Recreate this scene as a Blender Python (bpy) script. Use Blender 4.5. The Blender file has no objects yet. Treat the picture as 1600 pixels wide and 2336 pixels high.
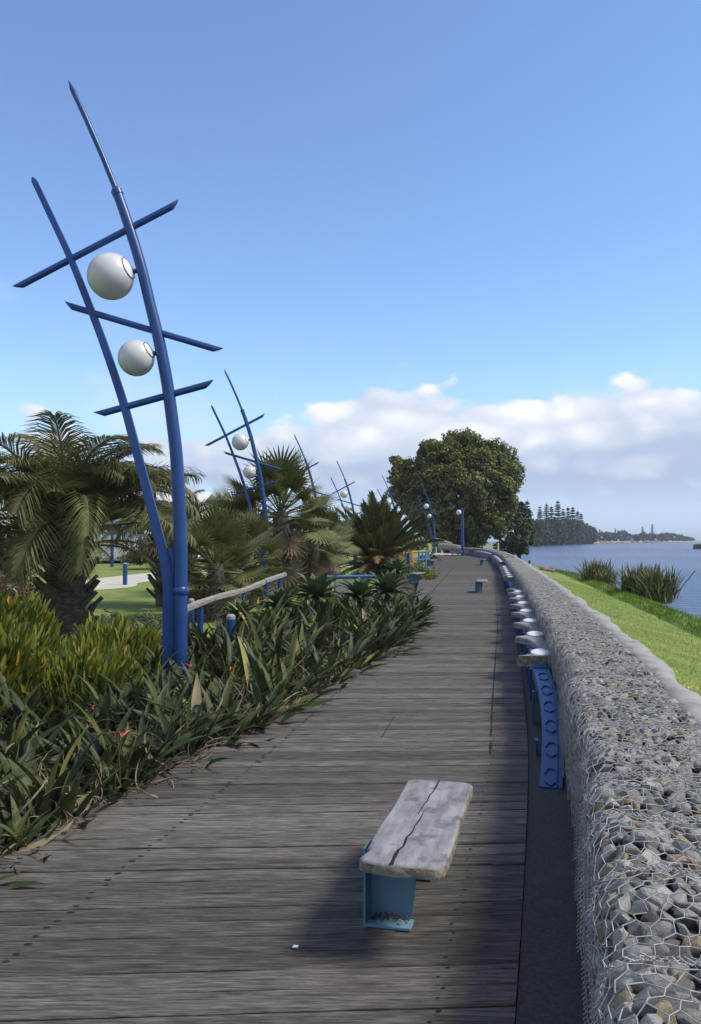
import bpy, bmesh, math, random
import numpy as np
from mathutils import Vector, Matrix, Euler, Quaternion
R = math.radians
rnd = random.Random(7)
nrg = np.random.default_rng(11)
scene = bpy.context.scene
col = scene.collection

# ------------------------------------------------------------------ camera
F_PX, PW, PH, EYE, PITCH = 1850.0, 1600.0, 2336.0, 1.70, R(2.0)
cam_d = bpy.data.cameras.new('camera'); cam = bpy.data.objects.new('camera', cam_d); col.objects.link(cam)
cam.location = (0, 0, EYE); cam.rotation_euler = (R(90) + PITCH, 0, 0)
cam_d.sensor_fit = 'VERTICAL'; cam_d.sensor_height = 24.0; cam_d.sensor_width = 24.0
cam_d.lens = F_PX / PH * 24.0
cam_d.clip_start = 0.05; cam_d.clip_end = 9000
scene.camera = cam

# ------------------------------------------------------------------ world
SUN_TO = Vector((0.80, -0.14, 0.98)).normalized()
sun_el = math.asin(SUN_TO.z); sun_az = math.atan2(SUN_TO.x, SUN_TO.y)
w = bpy.data.worlds.new('World'); scene.world = w; w.use_nodes = True
nt = w.node_tree; nt.nodes.clear()
def N(t, **k):
    n = nt.nodes.new(t)
    for a, b in k.items(): setattr(n, a, b)
    return n
def L(a, b): nt.links.new(a, b)
def wm(op, a, b=None, clamp=False):
    n = N('ShaderNodeMath', operation=op); n.use_clamp = clamp
    for i, v in enumerate((a, b)):
        if v is None: continue
        if isinstance(v, (int, float)): n.inputs[i].default_value = v
        else: L(v, n.inputs[i])
    return n.outputs[0]
def wmap(v, a, b, c, d, smooth=True):
    n = N('ShaderNodeMapRange'); n.interpolation_type = 'SMOOTHSTEP' if smooth else 'LINEAR'
    L(v, n.inputs[0])
    for i, x in enumerate((a, b, c, d)): n.inputs[i + 1].default_value = x
    return n.outputs[0]
out = N('ShaderNodeOutputWorld'); bg = N('ShaderNodeBackground'); L(bg.outputs[0], out.inputs[0])
sky = N('ShaderNodeTexSky', sky_type='NISHITA'); sky.sun_disc = False
sky.sun_elevation = sun_el; sky.sun_rotation = sun_az
sky.altitude = 0; sky.air_density = 1.0; sky.dust_density = 0.1; sky.ozone_density = 3.0
bg.inputs[1].default_value = 0.15
tc = N('ShaderNodeTexCoord'); sep = N('ShaderNodeSeparateXYZ'); L(tc.outputs['Generated'], sep.inputs[0])
zz = sep.outputs[2]
# cumulus bank low over the horizon
mp = N('ShaderNodeMapping'); mp.inputs['Scale'].default_value = (1, 1, 1.9); mp.inputs['Location'].default_value = (2.35, .4, .1)
L(tc.outputs['Generated'], mp.inputs[0])
n1 = N('ShaderNodeTexNoise'); n1.inputs['Scale'].default_value = 4.6; n1.inputs['Detail'].default_value = 7; n1.inputs['Roughness'].default_value = .52; n1.inputs['Distortion'].default_value = .15
L(mp.outputs[0], n1.inputs['Vector'])
n1b = N('ShaderNodeTexNoise'); n1b.inputs['Scale'].default_value = 1.9; n1b.inputs['Detail'].default_value = 2
L(mp.outputs[0], n1b.inputs['Vector'])
lowband = wmap(zz, .10, .25, .05, -.52, False)
seaward = wmap(sep.outputs[0], -.26, .10, -.03, .24)   # the bank lies over the sea, to the right
n1c = N('ShaderNodeTexVoronoi'); n1c.feature = 'SMOOTH_F1'; n1c.inputs['Scale'].default_value = 17; n1c.inputs['Smoothness'].default_value = .6
nd = N('ShaderNodeTexNoise'); nd.inputs['Scale'].default_value = 11; nd.inputs['Detail'].default_value = 5; L(mp.outputs[0], nd.inputs['Vector'])
va = N('ShaderNodeVectorMath', operation='MULTIPLY_ADD'); L(nd.outputs['Color'], va.inputs[0]); va.inputs[1].default_value = (.09, .09, .09); L(mp.outputs[0], va.inputs[2]); L(va.outputs[0], n1c.inputs['Vector'])
puff = wm('SUBTRACT', .5, n1c.outputs['Distance'])
dens = wm('ADD', wm('ADD', wm('ADD', wm('MULTIPLY', n1.outputs[0], .75), wm('MULTIPLY', wm('SUBTRACT', n1b.outputs[0], .5), .7)), wm('ADD', lowband, seaward)), wm('MULTIPLY', puff, .27))
mask = wmap(dens, .325, .40, 0, .95)
mask = wm('MULTIPLY', mask, wmap(zz, .015, .075, 0, 1))
# thin wisps
mp2 = N('ShaderNodeMapping'); mp2.inputs['Scale'].default_value = (1, 1, 2.6); mp2.inputs['Location'].default_value = (.7, 2.2, 0)
L(tc.outputs['Generated'], mp2.inputs[0])
n2 = N('ShaderNodeTexNoise'); n2.inputs['Scale'].default_value = 5.5; n2.inputs['Detail'].default_value = 5; n2.inputs['Roughness'].default_value = .6
L(mp2.outputs[0], n2.inputs['Vector'])
wisp = wm('MULTIPLY', wmap(n2.outputs[0], .54, .80, 0, .5), wmap(zz, .34, .18, 0, 1))
# cloud shade: bright heads, blue grey bases
n3 = N('ShaderNodeTexNoise'); n3.inputs['Scale'].default_value = 7.5; n3.inputs['Detail'].default_value = 6
L(mp.outputs[0], n3.inputs['Vector'])
lit = wm('ADD', wm('ADD', wmap(zz, .05, .175, .12, .88, False), wm('MULTIPLY', wm('SUBTRACT', n3.outputs[0], .5), 1.4)), wm('MULTIPLY', wm('SUBTRACT', puff, .25), 1.0), True)
cr = N('ShaderNodeValToRGB'); L(lit, cr.inputs[0])
cr.color_ramp.elements[0].color = (2.45, 2.95, 4.0, 1); cr.color_ramp.elements[1].color = (5.6, 5.65, 5.8, 1)
ce = cr.color_ramp.elements.new(.45); ce.color = (3.55, 3.85, 4.55, 1)
tint = N('ShaderNodeMix', data_type='RGBA', blend_type='MULTIPLY'); tint.inputs[0].default_value = 1
L(sky.outputs[0], tint.inputs[6]); tint.inputs[7].default_value = (.96, 1.0, 1.10, 1)
hz = N('ShaderNodeMix', data_type='RGBA'); L(wmap(zz, .0, .20, .80, 0), hz.inputs[0]); L(tint.outputs[2], hz.inputs[6]); hz.inputs[7].default_value = (2.15, 2.95, 4.5, 1)
mixc = N('ShaderNodeMix', data_type='RGBA'); L(mask, mixc.inputs[0]); L(hz.outputs[2], mixc.inputs[6]); L(cr.outputs[0], mixc.inputs[7])
mixw = N('ShaderNodeMix', data_type='RGBA'); L(wisp, mixw.inputs[0]); L(mixc.outputs[2], mixw.inputs[6]); mixw.inputs[7].default_value = (3.9, 4.3, 5.1, 1)
# broken cloud overhead and behind, as the soft neutral shade implies
n4 = N('ShaderNodeTexNoise'); n4.inputs['Scale'].default_value = 2.6; n4.inputs['Detail'].default_value = 5; L(tc.outputs['Generated'], n4.inputs['Vector'])
broke = wm('MULTIPLY', wmap(n4.outputs[0], .38, .62, 0, .8), wm('MAXIMUM', wmap(sep.outputs[1], .45, -.05, 0, 1), wmap(zz, .60, .80, 0, 1)))
mixb = N('ShaderNodeMix', data_type='RGBA'); L(broke, mixb.inputs[0]); L(mixw.outputs[2], mixb.inputs[6]); mixb.inputs[7].default_value = (3.1, 3.1, 3.2, 1)
L(mixb.outputs[2], bg.inputs[0])

# ------------------------------------------------------------------ sun
sd = bpy.data.lights.new('sun', 'SUN'); sd.energy = 2.9; sd.angle = R(14); sd.color = (1.0, .93, .82)
so = bpy.data.objects.new('sun', sd); col.objects.link(so)
so.rotation_euler = (-SUN_TO).to_track_quat('-Z', 'Y').to_euler(); so.location = (20, 0, 30)
scene.view_settings.view_transform = 'Standard'; scene.view_settings.look = 'None'
scene.view_settings.exposure = 0.42; scene.view_settings.gamma = 1.0

# ------------------------------------------------------------------ helpers
def ray(px, py):
    u = (px - PW / 2) / F_PX; v = (PH / 2 - py) / F_PX
    c, s = math.cos(PITCH), math.sin(PITCH)
    return Vector((u, c - v * s, s + v * c))
def at(px, py, Y):
    d = ray(px, py); return Vector((0, 0, EYE)) + d * (Y / d.y)
def onz(px, py, z):
    d = ray(px, py); return Vector((0, 0, EYE)) + d * ((z - EYE) / d.z)

_m = {}
def mat(name, c, rough=.7, c2=None, scale=8, detail=4, lo=.35, hi=.65, bump=0, bscale=None, stretch=(1, 1, 1),
        objvar=0, metal=0, transl=0, spec=.5, dirt=None, coord='Object', bdist=.02):
    if name in _m: return _m[name]
    m = bpy.data.materials.new(name); m.use_nodes = True; _m[name] = m
    t = m.node_tree; bs = t.nodes['Principled BSDF']
    bs.inputs['Roughness'].default_value = rough; bs.inputs['Metallic'].default_value = metal
    bs.inputs['Specular IOR Level'].default_value = spec
    def nn(ty): return t.nodes.new(ty)
    tcn = nn('ShaderNodeTexCoord'); mpn = nn('ShaderNodeMapping'); mpn.inputs['Scale'].default_value = stretch
    t.links.new(tcn.outputs[coord], mpn.inputs[0])
    no = nn('ShaderNodeTexNoise'); no.inputs['Scale'].default_value = scale; no.inputs['Detail'].default_value = detail
    no.inputs['Roughness'].default_value = .6
    t.links.new(mpn.outputs[0], no.inputs['Vector'])
    cur = None
    if c2 is not None:
        rp = nn('ShaderNodeValToRGB'); rp.color_ramp.elements[0].position = lo; rp.color_ramp.elements[1].position = hi
        rp.color_ramp.elements[0].color = (*c, 1); rp.color_ramp.elements[1].color = (*c2, 1)
        t.links.new(no.outputs[0], rp.inputs[0]); cur = rp.outputs[0]
    else:
        rg = nn('ShaderNodeRGB'); rg.outputs[0].default_value = (*c, 1); cur = rg.outputs[0]
    if dirt:
        dc, dsc, dlo, dhi = dirt
        n2_ = nn('ShaderNodeTexNoise'); n2_.inputs['Scale'].default_value = dsc; n2_.inputs['Detail'].default_value = 6
        t.links.new(tcn.outputs[coord], n2_.inputs['Vector'])
        mr = nn('ShaderNodeMapRange'); mr.inputs[1].default_value = dlo; mr.inputs[2].default_value = dhi
        t.links.new(n2_.outputs[0], mr.inputs[0])
        mx = nn('ShaderNodeMix'); mx.data_type = 'RGBA'; t.links.new(mr.outputs[0], mx.inputs[0])
        t.links.new(cur, mx.inputs[6]); mx.inputs[7].default_value = (*dc, 1); cur = mx.outputs[2]
    if objvar:
        oi = nn('ShaderNodeObjectInfo'); mr = nn('ShaderNodeMapRange')
        mr.inputs[3].default_value = 1 - objvar; mr.inputs[4].default_value = 1 + objvar
        t.links.new(oi.outputs['Random'], mr.inputs[0])
        mx = nn('ShaderNodeMix'); mx.data_type = 'RGBA'; mx.blend_type = 'MULTIPLY'; mx.inputs[0].default_value = 1
        t.links.new(cur, mx.inputs[6]); t.links.new(mr.outputs[0], mx.inputs[7]); cur = mx.outputs[2]
    t.links.new(cur, bs.inputs['Base Color'])
    if bump:
        nb = nn('ShaderNodeTexNoise'); nb.inputs['Scale'].default_value = bscale or scale * 2; nb.inputs['Detail'].default_value = 6
        t.links.new(mpn.outputs[0], nb.inputs['Vector'])
        bn = nn('ShaderNodeBump'); bn.inputs['Strength'].default_value = bump; bn.inputs['Distance'].default_value = bdist
        t.links.new(nb.outputs[0], bn.inputs['Height']); t.links.new(bn.outputs[0], bs.inputs['Normal'])
    if transl:
        tr = nn('ShaderNodeBsdfTranslucent'); t.links.new(cur, tr.inputs[0])
        ms = nn('ShaderNodeMixShader'); ms.inputs[0].default_value = transl
        t.links.new(bs.outputs[0], ms.inputs[1]); t.links.new(tr.outputs[0], ms.inputs[2])
        t.links.new(ms.outputs[0], t.nodes['Material Output'].inputs[0])
    return m

def link(o, parent=None, world=False):
    col.objects.link(o)
    if parent is not None:
        o.parent = parent
        if world: o.matrix_parent_inverse = Matrix.LocRotScale(parent.location, parent.rotation_euler, parent.scale).inverted()
    return o
def tag(o, label=None, cat=None, group=None, kind=None):
    if label: o['label'] = label
    if cat: o['category'] = cat
    if group: o['group'] = group
    if kind: o['kind'] = kind
    return o
def empty(name, loc=(0, 0, 0), rz=0, label=None, cat=None, group=None, kind=None):
    o = bpy.data.objects.new(name, None); o.location = loc; o.rotation_euler = (0, 0, rz); o.empty_display_size = .2
    col.objects.link(o); return tag(o, label, cat, group, kind)
def mesh_np(name, V, Fs, mats, mi=None, smooth=False):
    """V (n,3); Fs list of (k,m) int arrays"""
    me = bpy.data.meshes.new(name)
    V = np.asarray(V, dtype=np.float32); me.vertices.add(len(V)); me.vertices.foreach_set('co', V.ravel())
    loops = np.concatenate([f.ravel() for f in Fs]).astype(np.int32)
    tot = np.concatenate([np.full(len(f), f.shape[1]) for f in Fs]).astype(np.int32)
    st = np.concatenate([[0], np.cumsum(tot)[:-1]]).astype(np.int32)
    me.loops.add(len(loops)); me.loops.foreach_set('vertex_index', loops)
    me.polygons.add(len(tot)); me.polygons.foreach_set('loop_start', st)
    me.polygons.foreach_set('loop_total', tot)
    if mi is not None: me.polygons.foreach_set('material_index', np.asarray(mi, dtype=np.int32))
    me.polygons.foreach_set('use_smooth', np.full(len(tot), smooth))
    for m in (mats if isinstance(mats, (list, tuple)) else [mats]): me.materials.append(m)
    me.update(calc_edges=True); return me
def obj(name, me, parent=None, world=False, loc=None, rot=None, sc=None):
    o = bpy.data.objects.new(name, me)
    if loc is not None: o.location = loc
    if rot is not None: o.rotation_euler = rot
    if sc is not None: o.scale = sc if hasattr(sc, '__len__') else (sc, sc, sc)
    return link(o, parent, world)

class MB:
    def __init__(s): s.v = []; s.f = []; s.m = []; s.cur = 0
    def add(s, vs, fs):
        b = len(s.v); s.v += [tuple(v) for v in vs]
        for f in fs: s.f.append([b + i for i in f]); s.m.append(s.cur)
        return s
    def box(s, c, d, rz=0, M=None):
        hx, hy, hz = d[0] / 2, d[1] / 2, d[2] / 2
        vs = [Vector((x, y, z)) for z in (-hz, hz) for y in (-hy, hy) for x in (-hx, hx)]
        Mx = M if M is not None else Matrix.Rotation(rz, 3, 'Z')
        vs = [Mx @ v + Vector(c) for v in vs]
        return s.add(vs, [(0, 2, 3, 1), (4, 5, 7, 6), (0, 1, 5, 4), (2, 6, 7, 3), (0, 4, 6, 2), (1, 3, 7, 5)])
    def prism(s, poly, y0, y1):     # polygon in xz, extruded in y
        n = len(poly); vs = [(p[0], y0, p[1]) for p in poly] + [(p[0], y1, p[1]) for p in poly]
        fs = [tuple(range(n)), tuple(range(2 * n - 1, n - 1, -1))] + [(i, i + n, (i + 1) % n + n, (i + 1) % n) for i in range(n)]
        return s.add(vs, fs)
    def slab(s, poly, z0, z1):
        n = len(poly); vs = [(p[0], p[1], z0) for p in poly] + [(p[0], p[1], z1) for p in poly]
        fs = [tuple(range(n - 1, -1, -1)), tuple(range(n, 2 * n))] + [(i, (i + 1) % n, (i + 1) % n + n, i + n) for i in range(n)]
        return s.add(vs, fs)
    def tube(s, pts, r, n=8, cap=True, twist=0, sq=None):
        pts = [Vector(p) for p in pts]; k = len(pts)
        rr = r if hasattr(r, '__len__') else [r] * k
        t0 = (pts[1] - pts[0]).normalized()
        a = Vector((0, 0, 1)) if abs(t0.z) < .9 else Vector((0, 1, 0))
        nrm = (a - t0 * a.dot(t0)).normalized(); vs = []
        for i in range(k):
            t = (pts[min(i + 1, k - 1)] - pts[max(i - 1, 0)]).normalized()
            nrm = (nrm - t * nrm.dot(t)).normalized(); bn = t.cross(nrm)
            for j in range(n):
                an = 2 * math.pi * j / n + twist
                vs.append(pts[i] + (nrm * math.cos(an) + bn * math.sin(an)) * rr[i])
        fs = [(i * n + j, i * n + (j + 1) % n, (i + 1) * n + (j + 1) % n, (i + 1) * n + j) for i in range(k - 1) for j in range(n)]
        if cap: fs += [tuple(range(n - 1, -1, -1)), tuple(range((k - 1) * n, k * n))]
        return s.add(vs, fs)
    def lathe(s, prof, n=24, c=(0, 0, 0), ax=None, sx=1, sy=1):
        vs = []; c = Vector(c); Mx = ax if ax is not None else Matrix.Identity(3)
        for r, z in prof:
            for j in range(n):
                an = 2 * math.pi * j / n; vs.append(c + Mx @ Vector((r * math.cos(an) * sx, r * math.sin(an) * sy, z)))
        fs = [(i * n + j, i * n + (j + 1) % n, (i + 1) * n + (j + 1) % n, (i + 1) * n + j) for i in range(len(prof) - 1) for j in range(n)]
        return s.add(vs, fs)
    def mesh(s, name, mats, smooth=False, bevel=0):
        me = bpy.data.meshes.new(name); me.from_pydata(s.v, [], s.f)
        for m in (mats if isinstance(mats, (list, tuple)) else [mats]): me.materials.append(m)
        if any(s.m): me.polygons.foreach_set('material_index', s.m)
        if bevel:
            bm = bmesh.new(); bm.from_mesh(me)
            bmesh.ops.remove_doubles(bm, verts=bm.verts, dist=1e-5)
            es = [e for e in bm.edges if len(e.link_faces) == 2 and e.calc_face_angle(0) > .6]
            bmesh.ops.bevel(bm, geom=es, offset=bevel, segments=2, affect='EDGES', clamp_overlap=True)
            bm.to_mesh(me); bm.free()
        if smooth:
            me.polygons.foreach_set('use_smooth', [True] * len(me.polygons))
            try: me.set_sharp_from_angle(angle=R(40))
            except Exception: pass
        me.update(); return me
    def build(s, name, mats, parent=None, smooth=False, bevel=0, world=False, **k):
        return obj(name, s.mesh(name, mats, smooth, bevel), parent, world, **k)

def scatter(bases, idx, P, Rm, S):
    """bases: list of (V, F(k,m)); idx per instance; P (n,3); Rm (n,3,3); S (n,) or (n,3) -> V, Fs"""
    Vs = []; Fs = []; off = 0; S = np.asarray(S); S = S[:, None] * np.ones((1, 3)) if S.ndim == 1 else S
    insts = []
    for b, (bv, bf) in enumerate(bases):
        sel = np.where(idx == b)[0]
        if not len(sel): continue
        v = bv[None] * S[sel][:, None, :]
        v = np.einsum('nij,nkj->nki', Rm[sel], v) + P[sel][:, None, :]
        f = bf[None] + (np.arange(len(sel)) * len(bv))[:, None, None] + off
        Vs.append(v.reshape(-1, 3)); Fs.append(f.reshape(-1, bf.shape[1])); off += len(sel) * len(bv)
        insts.append(np.repeat(sel, len(bf)))
    return np.concatenate(Vs), Fs, np.concatenate(insts)
def basis_from(zdir, roll):
    """rotation matrices whose Z axis is zdir (n,3), rolled"""
    z = zdir / np.linalg.norm(zdir, axis=1, keepdims=True)
    a = np.where(np.abs(z[:, 2:3]) < .95, np.array([[0, 0, 1.]]), np.array([[1., 0, 0]]))
    x = np.cross(a, z); x /= np.linalg.norm(x, axis=1, keepdims=True); y = np.cross(z, x)
    c, s = np.cos(roll)[:, None], np.sin(roll)[:, None]
    x2 = x * c + y * s; y2 = np.cross(z, x2)
    return np.stack([x2, y2, z], axis=2)

# ------------------------------------------------------------------ wall line, deck edges
WP = [(-1.55, -6), (-.72, -3), (.05, 0), (.525, 1.63), (.86, 2.85), (1.52, 5.65), (1.87, 7.3), (2.30, 9.5), (2.73, 11.8), (4.32, 20.6), (6.2, 31.5),
      (7.65, 40), (9.25, 50), (10.6, 60), (11.45, 68), (11.8, 75), (11.5, 82), (10.4, 88)]
def catmull(P, n=40):
    P = [np.array(p, float) for p in P]; P = [2 * P[0] - P[1]] + P + [2 * P[-1] - P[-2]]; o = []
    for i in range(1, len(P) - 2):
        p0, p1, p2, p3 = P[i - 1:i + 3]
        for t in np.linspace(0, 1, n, endpoint=False):
            o.append(.5 * (2 * p1 + (p2 - p0) * t + (2 * p0 - 5 * p1 + 4 * p2 - p3) * t * t + (3 * p1 - p0 - 3 * p2 + p3) * t ** 3))
    o.append(P[-2]); return np.array(o)
CW = catmull(WP)
# light smoothing
for _ in range(60): CW[1:-1] = .25 * CW[:-2] + .5 * CW[1:-1] + .25 * CW[2:]
SL = np.concatenate([[0], np.cumsum(np.linalg.norm(np.diff(CW, axis=0), axis=1))])
def s_at_y(y): return float(np.interp(y, CW[:, 1], SL))
def wx(y): return float(np.interp(y, CW[:, 1], CW[:, 0]))
def rise(y): 
    t = min(max((y - 32) / 48, 0), 1); return .22 * t * t * (3 - 2 * t)
def wpt(s, n=0.0):
    """vectorised: point on wall line at arc length s, offset n to the right (seaward)"""
    s = np.asarray(s, float); x = np.interp(s, SL, CW[:, 0]); y = np.interp(s, SL, CW[:, 1])
    e = .15; tx = np.interp(s + e, SL, CW[:, 0]) - np.interp(s - e, SL, CW[:, 0]); ty = np.interp(s + e, SL, CW[:, 1]) - np.interp(s - e, SL, CW[:, 1])
    l = np.hypot(tx, ty); tx /= l; ty /= l
    return x + ty * n, y - tx * n, tx, ty
riseV = np.vectorize(rise)
STRIP = .29
def deck_w(y): return float(np.interp(y, [0, 4, 8, 12, 16, 22, 29, 40, 52, 65, 80, 90], [2.72, 2.72, 2.38, 2.2, 2.15, 2.55, 3.1, 3.9, 4.3, 4.0, 3.4, 3.2]))
def deck_left(s):
    x, y, tx, ty = wpt(s); wd = deck_w(float(y)) + STRIP
    return float(x - ty * wd), float(y + tx * wd)
_dl = np.array([deck_left(s) for s in np.linspace(0, SL[-1], 400)])
def dlx(y): return float(np.interp(y, _dl[:, 1], _dl[:, 0]))
def drx(y): 
    s = s_at_y(y); x, yy, tx, ty = wpt(s); return float(x - STRIP / ty)

# ------------------------------------------------------------------ materials
M_wood = None
def wood_deck():
    m = bpy.data.materials.new('weathered_deck_wood'); m.use_nodes = True; t = m.node_tree; bs = t.nodes['Principled BSDF']
    nn = t.nodes.new; lk = t.links.new
    tcn = nn('ShaderNodeTexCoord'); oi = nn('ShaderNodeObjectInfo')
    off = nn('ShaderNodeVectorMath'); off.operation = 'MULTIPLY_ADD'
    cmb = nn('ShaderNodeCombineXYZ'); lk(oi.outputs['Random'], cmb.inputs[0]); lk(oi.outputs['Random'], cmb.inputs[2])
    lk(cmb.outputs[0], off.inputs[0]); off.inputs[1].default_value = (37, 0, 11); lk(tcn.outputs['Object'], off.inputs[2])
    def noise(sx, sy, sc, det, ro=.6):
        mp_ = nn('ShaderNodeMapping'); mp_.inputs['Scale'].default_value = (sx, sy, sy); lk(off.outputs[0], mp_.inputs[0])
        n_ = nn('ShaderNodeTexNoise'); n_.inputs['Scale'].default_value = sc; n_.inputs['Detail'].default_value = det; n_.inputs['Roughness'].default_value = ro
        lk(mp_.outputs[0], n_.inputs['Vector']); return n_.outputs[0]
    g1 = noise(1.7, 24, 3.0, 10, .74); g2 = noise(1.1, 4.5, 1.6, 6); g3 = noise(5, 48, 5, 5, .75)
    rp = nn('ShaderNodeValToRGB'); e = rp.color_ramp.elements
    e[0].position = .34; e[0].color = (.026, .023, .021, 1); e[1].position = .70; e[1].color = (.255, .227, .195, 1)
    e2 = rp.color_ramp.elements.new(.5); e2.color = (.105, .090, .076, 1)
    lk(g1, rp.inputs[0])
    mr = nn('ShaderNodeMapRange'); mr.inputs[1].default_value = .56; mr.inputs[2].default_value = .74; lk(g2, mr.inputs[0])
    st = nn('ShaderNodeMix'); st.data_type = 'RGBA'; lk(mr.outputs[0], st.inputs[0]); lk(rp.outputs[0], st.inputs[6]); st.inputs[7].default_value = (.045, .041, .040, 1)
    mr2 = nn('ShaderNodeMapRange'); mr2.inputs[3].default_value = .66; mr2.inputs[4].default_value = 1.30; lk(oi.outputs['Random'], mr2.inputs[0])
    mu = nn('ShaderNodeMix'); mu.data_type = 'RGBA'; mu.blend_type = 'MULTIPLY'; mu.inputs[0].default_value = 1
    lk(st.outputs[2], mu.inputs[6]); lk(mr2.outputs[0], mu.inputs[7]); lk(mu.outputs[2], bs.inputs['Base Color'])
    bs.inputs['Roughness'].default_value = .82; bs.inputs['Specular IOR Level'].default_value = .3
    bn = nn('ShaderNodeBump'); bn.inputs['Strength'].default_value = .55; bn.inputs['Distance'].default_value = .006
    ad = nn('ShaderNodeMath'); lk(g1, ad.inputs[0]); lk(g3, ad.inputs[1]); lk(ad.outputs[0], bn.inputs['Height']); lk(bn.outputs[0], bs.inputs['Normal'])
    return m
M_deck = wood_deck()
M_hole = mat('dark_nail_hole', (.012, .011, .011), .9)
M_dark = mat('deck_underside', (.02, .019, .018), .95)
M_asph = mat('asphalt', (.040, .035, .029), .92, (.078, .069, .058), scale=60, detail=5, bump=.5, bscale=140, bdist=.006, dirt=((.09, .085, .08), 3, .60, .75))
M_road = mat('road_asphalt', (.09, .09, .092), .9, (.13, .13, .13), scale=3)
M_lawn = mat('mown_lawn', (.125, .195, .020), .9, (.215, .270, .036), scale=1.1, detail=8, lo=.38, hi=.62, bump=.7, bscale=60, bdist=.03, dirt=((.26, .235, .075), .9, .52, .72))
M_rough = mat('rough_grass', (.085, .160, .018), .9, (.145, .225, .030), scale=2.5, detail=8, bump=.8, bscale=30, bdist=.05)
M_bed = mat('garden_soil', (.035, .028, .020), .95, (.075, .06, .042), scale=9, detail=8, bump=.8, bscale=25)
M_sandpath = mat('pale_gravel_path', (.46, .42, .33), .95, (.56, .52, .43), scale=3)
M_concrete = mat('grey_concrete', (.23, .22, .20), .9, (.36, .345, .32), scale=4, detail=8, bump=.4, bscale=30, bdist=.01, dirt=((.13, .128, .125), 1.5, .56, .75))
M_stone = [mat('stone_blue_grey', (.155, .150, .140), .8, (.31, .30, .28), scale=14, detail=6, bump=.35, bscale=40, objvar=.2),
           mat('stone_pale_grey', (.25, .24, .222), .8, (.43, .415, .385), scale=12, detail=6, bump=.35, bscale=40, objvar=.2),
           mat('stone_dark_grey', (.095, .092, .087), .75, (.19, .185, .175), scale=12, detail=6, bump=.35, bscale=40, objvar=.2),
           mat('stone_tan', (.21, .165, .10), .85, (.36, .29, .19), scale=12, detail=6, bump=.35, bscale=40, objvar=.2)]
M_wire = mat('galvanised_wire', (.29, .282, .268), .6, (.46, .448, .428), scale=30, metal=0)
M_core = mat('gabion_core', (.055, .053, .05), .95)
M_blue = mat('blue_paint', (.011, .052, .190), .36, (.015, .066, .225), scale=3, detail=6, dirt=((.016, .046, .14), 2.2, .58, .78), bump=.05, bscale=200, bdist=.002)
M_lblue = mat('pale_blue_paint', (.11, .235, .32), .5, (.15, .285, .375), scale=5, detail=6, dirt=((.10, .15, .17), 9, .60, .72))
M_globe = mat('opal_globe', (.66, .655, .63), .3, (.58, .575, .55), scale=3, dirt=((.42, .41, .37), 2.3, .58, .85))
M_white = mat('white_plate', (.80, .80, .80), .4)
M_seat = mat('silver_weathered_timber', (.150, .146, .148), .85, (.315, .308, .308), scale=5, detail=9, stretch=(3.5, .8, 3.5), lo=.34, hi=.66, bump=.5, bscale=16, bdist=.006,
             dirt=((.125, .12, .12), 11, .54, .70))
M_endgrain = mat('lichen_end_grain', (.10, .09, .06), .9, (.30, .27, .19), scale=22, detail=6, bump=.8, bscale=40, bdist=.01)
M_crack = mat('split_in_timber', (.008, .008, .008), 1)
M_log = mat('weathered_rail_timber', (.17, .16, .135), .9, (.30, .285, .25), scale=6, stretch=(1, .6, 6), bump=.5)
M_disc = mat('white_disc', (.70, .70, .69), .6)
M_yellow = mat('yellow_paint', (.62, .36, .02), .5)
M_litter = mat('dry_litter', (.16, .12, .08), .9, (.30, .25, .18), scale=5)
def leafmat(name, a, b, rough=.45, transl=.22, objvar=.15, scale=6):
    return mat(name, a, rough, b, scale=scale, detail=3, transl=transl, objvar=objvar, spec=.25)
M_str = leafmat('strap_leaf_dark', (.030, .048, .018), (.074, .094, .040), .5)
M_str2 = leafmat('strap_leaf_olive', (.058, .075, .022), (.112, .130, .044), .55)
M_dry = leafmat('dry_leaf', (.20, .155, .085), (.36, .30, .19), .8)
M_ylw = leafmat('yellowing_leaf', (.28, .27, .06), (.38, .34, .12), .6)
M_red = mat('red_flower_bract', (.48, .08, .05), .5)
M_agave = leafmat('agave_leaf', (.070, .110, .045), (.125, .175, .080), .5, .12)
M_butia = leafmat('feather_palm_leaf', (.098, .110, .040), (.215, .212, .088), .5, .2)
M_butiap = leafmat('palm_stalk', (.12, .125, .07), (.2, .19, .11), .6, .05)
M_fan = leafmat('fan_palm_leaf', (.092, .106, .034), (.180, .182, .070), .55, .2)
M_deadp = leafmat('dead_palm_leaf', (.14, .10, .065), (.30, .24, .16), .85, .1)
M_can = leafmat('date_palm_leaf', (.050, .072, .022), (.11, .125, .04), .45, .2)
M_canb = leafmat('date_palm_old_leaf', (.17, .13, .055), (.32, .25, .12), .8, .12)
M_bark = mat('palm_bark', (.06, .045, .035), .95, (.17, .14, .115), scale=9, stretch=(1, 1, 3), bump=1, bscale=14, bdist=.05)
M_trunk = mat('tree_bark', (.05, .042, .034), .95, (.13, .11, .09), scale=5, bump=1)
M_poh = leafmat('pohutukawa_leaf', (.070, .092, .018), (.185, .195, .052), .5, .25, scale=.55)
M_poh2 = leafmat('pohutukawa_leaf_pale', (.14, .145, .05), (.23, .22, .10), .55, .15, scale=.6)
M_far = leafmat('far_tree_leaf', (.050, .072, .030), (.100, .122, .052), .6, .1, scale=.2)
M_pine = leafmat('norfolk_pine_leaf', (.035, .058, .045), (.060, .088, .062), .6, .05, scale=.4)
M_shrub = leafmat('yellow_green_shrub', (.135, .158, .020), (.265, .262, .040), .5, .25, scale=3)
M_shrub2 = leafmat('mid_green_shrub', (.060, .092, .016), (.115, .150, .028), .5, .25, scale=3)
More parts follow.
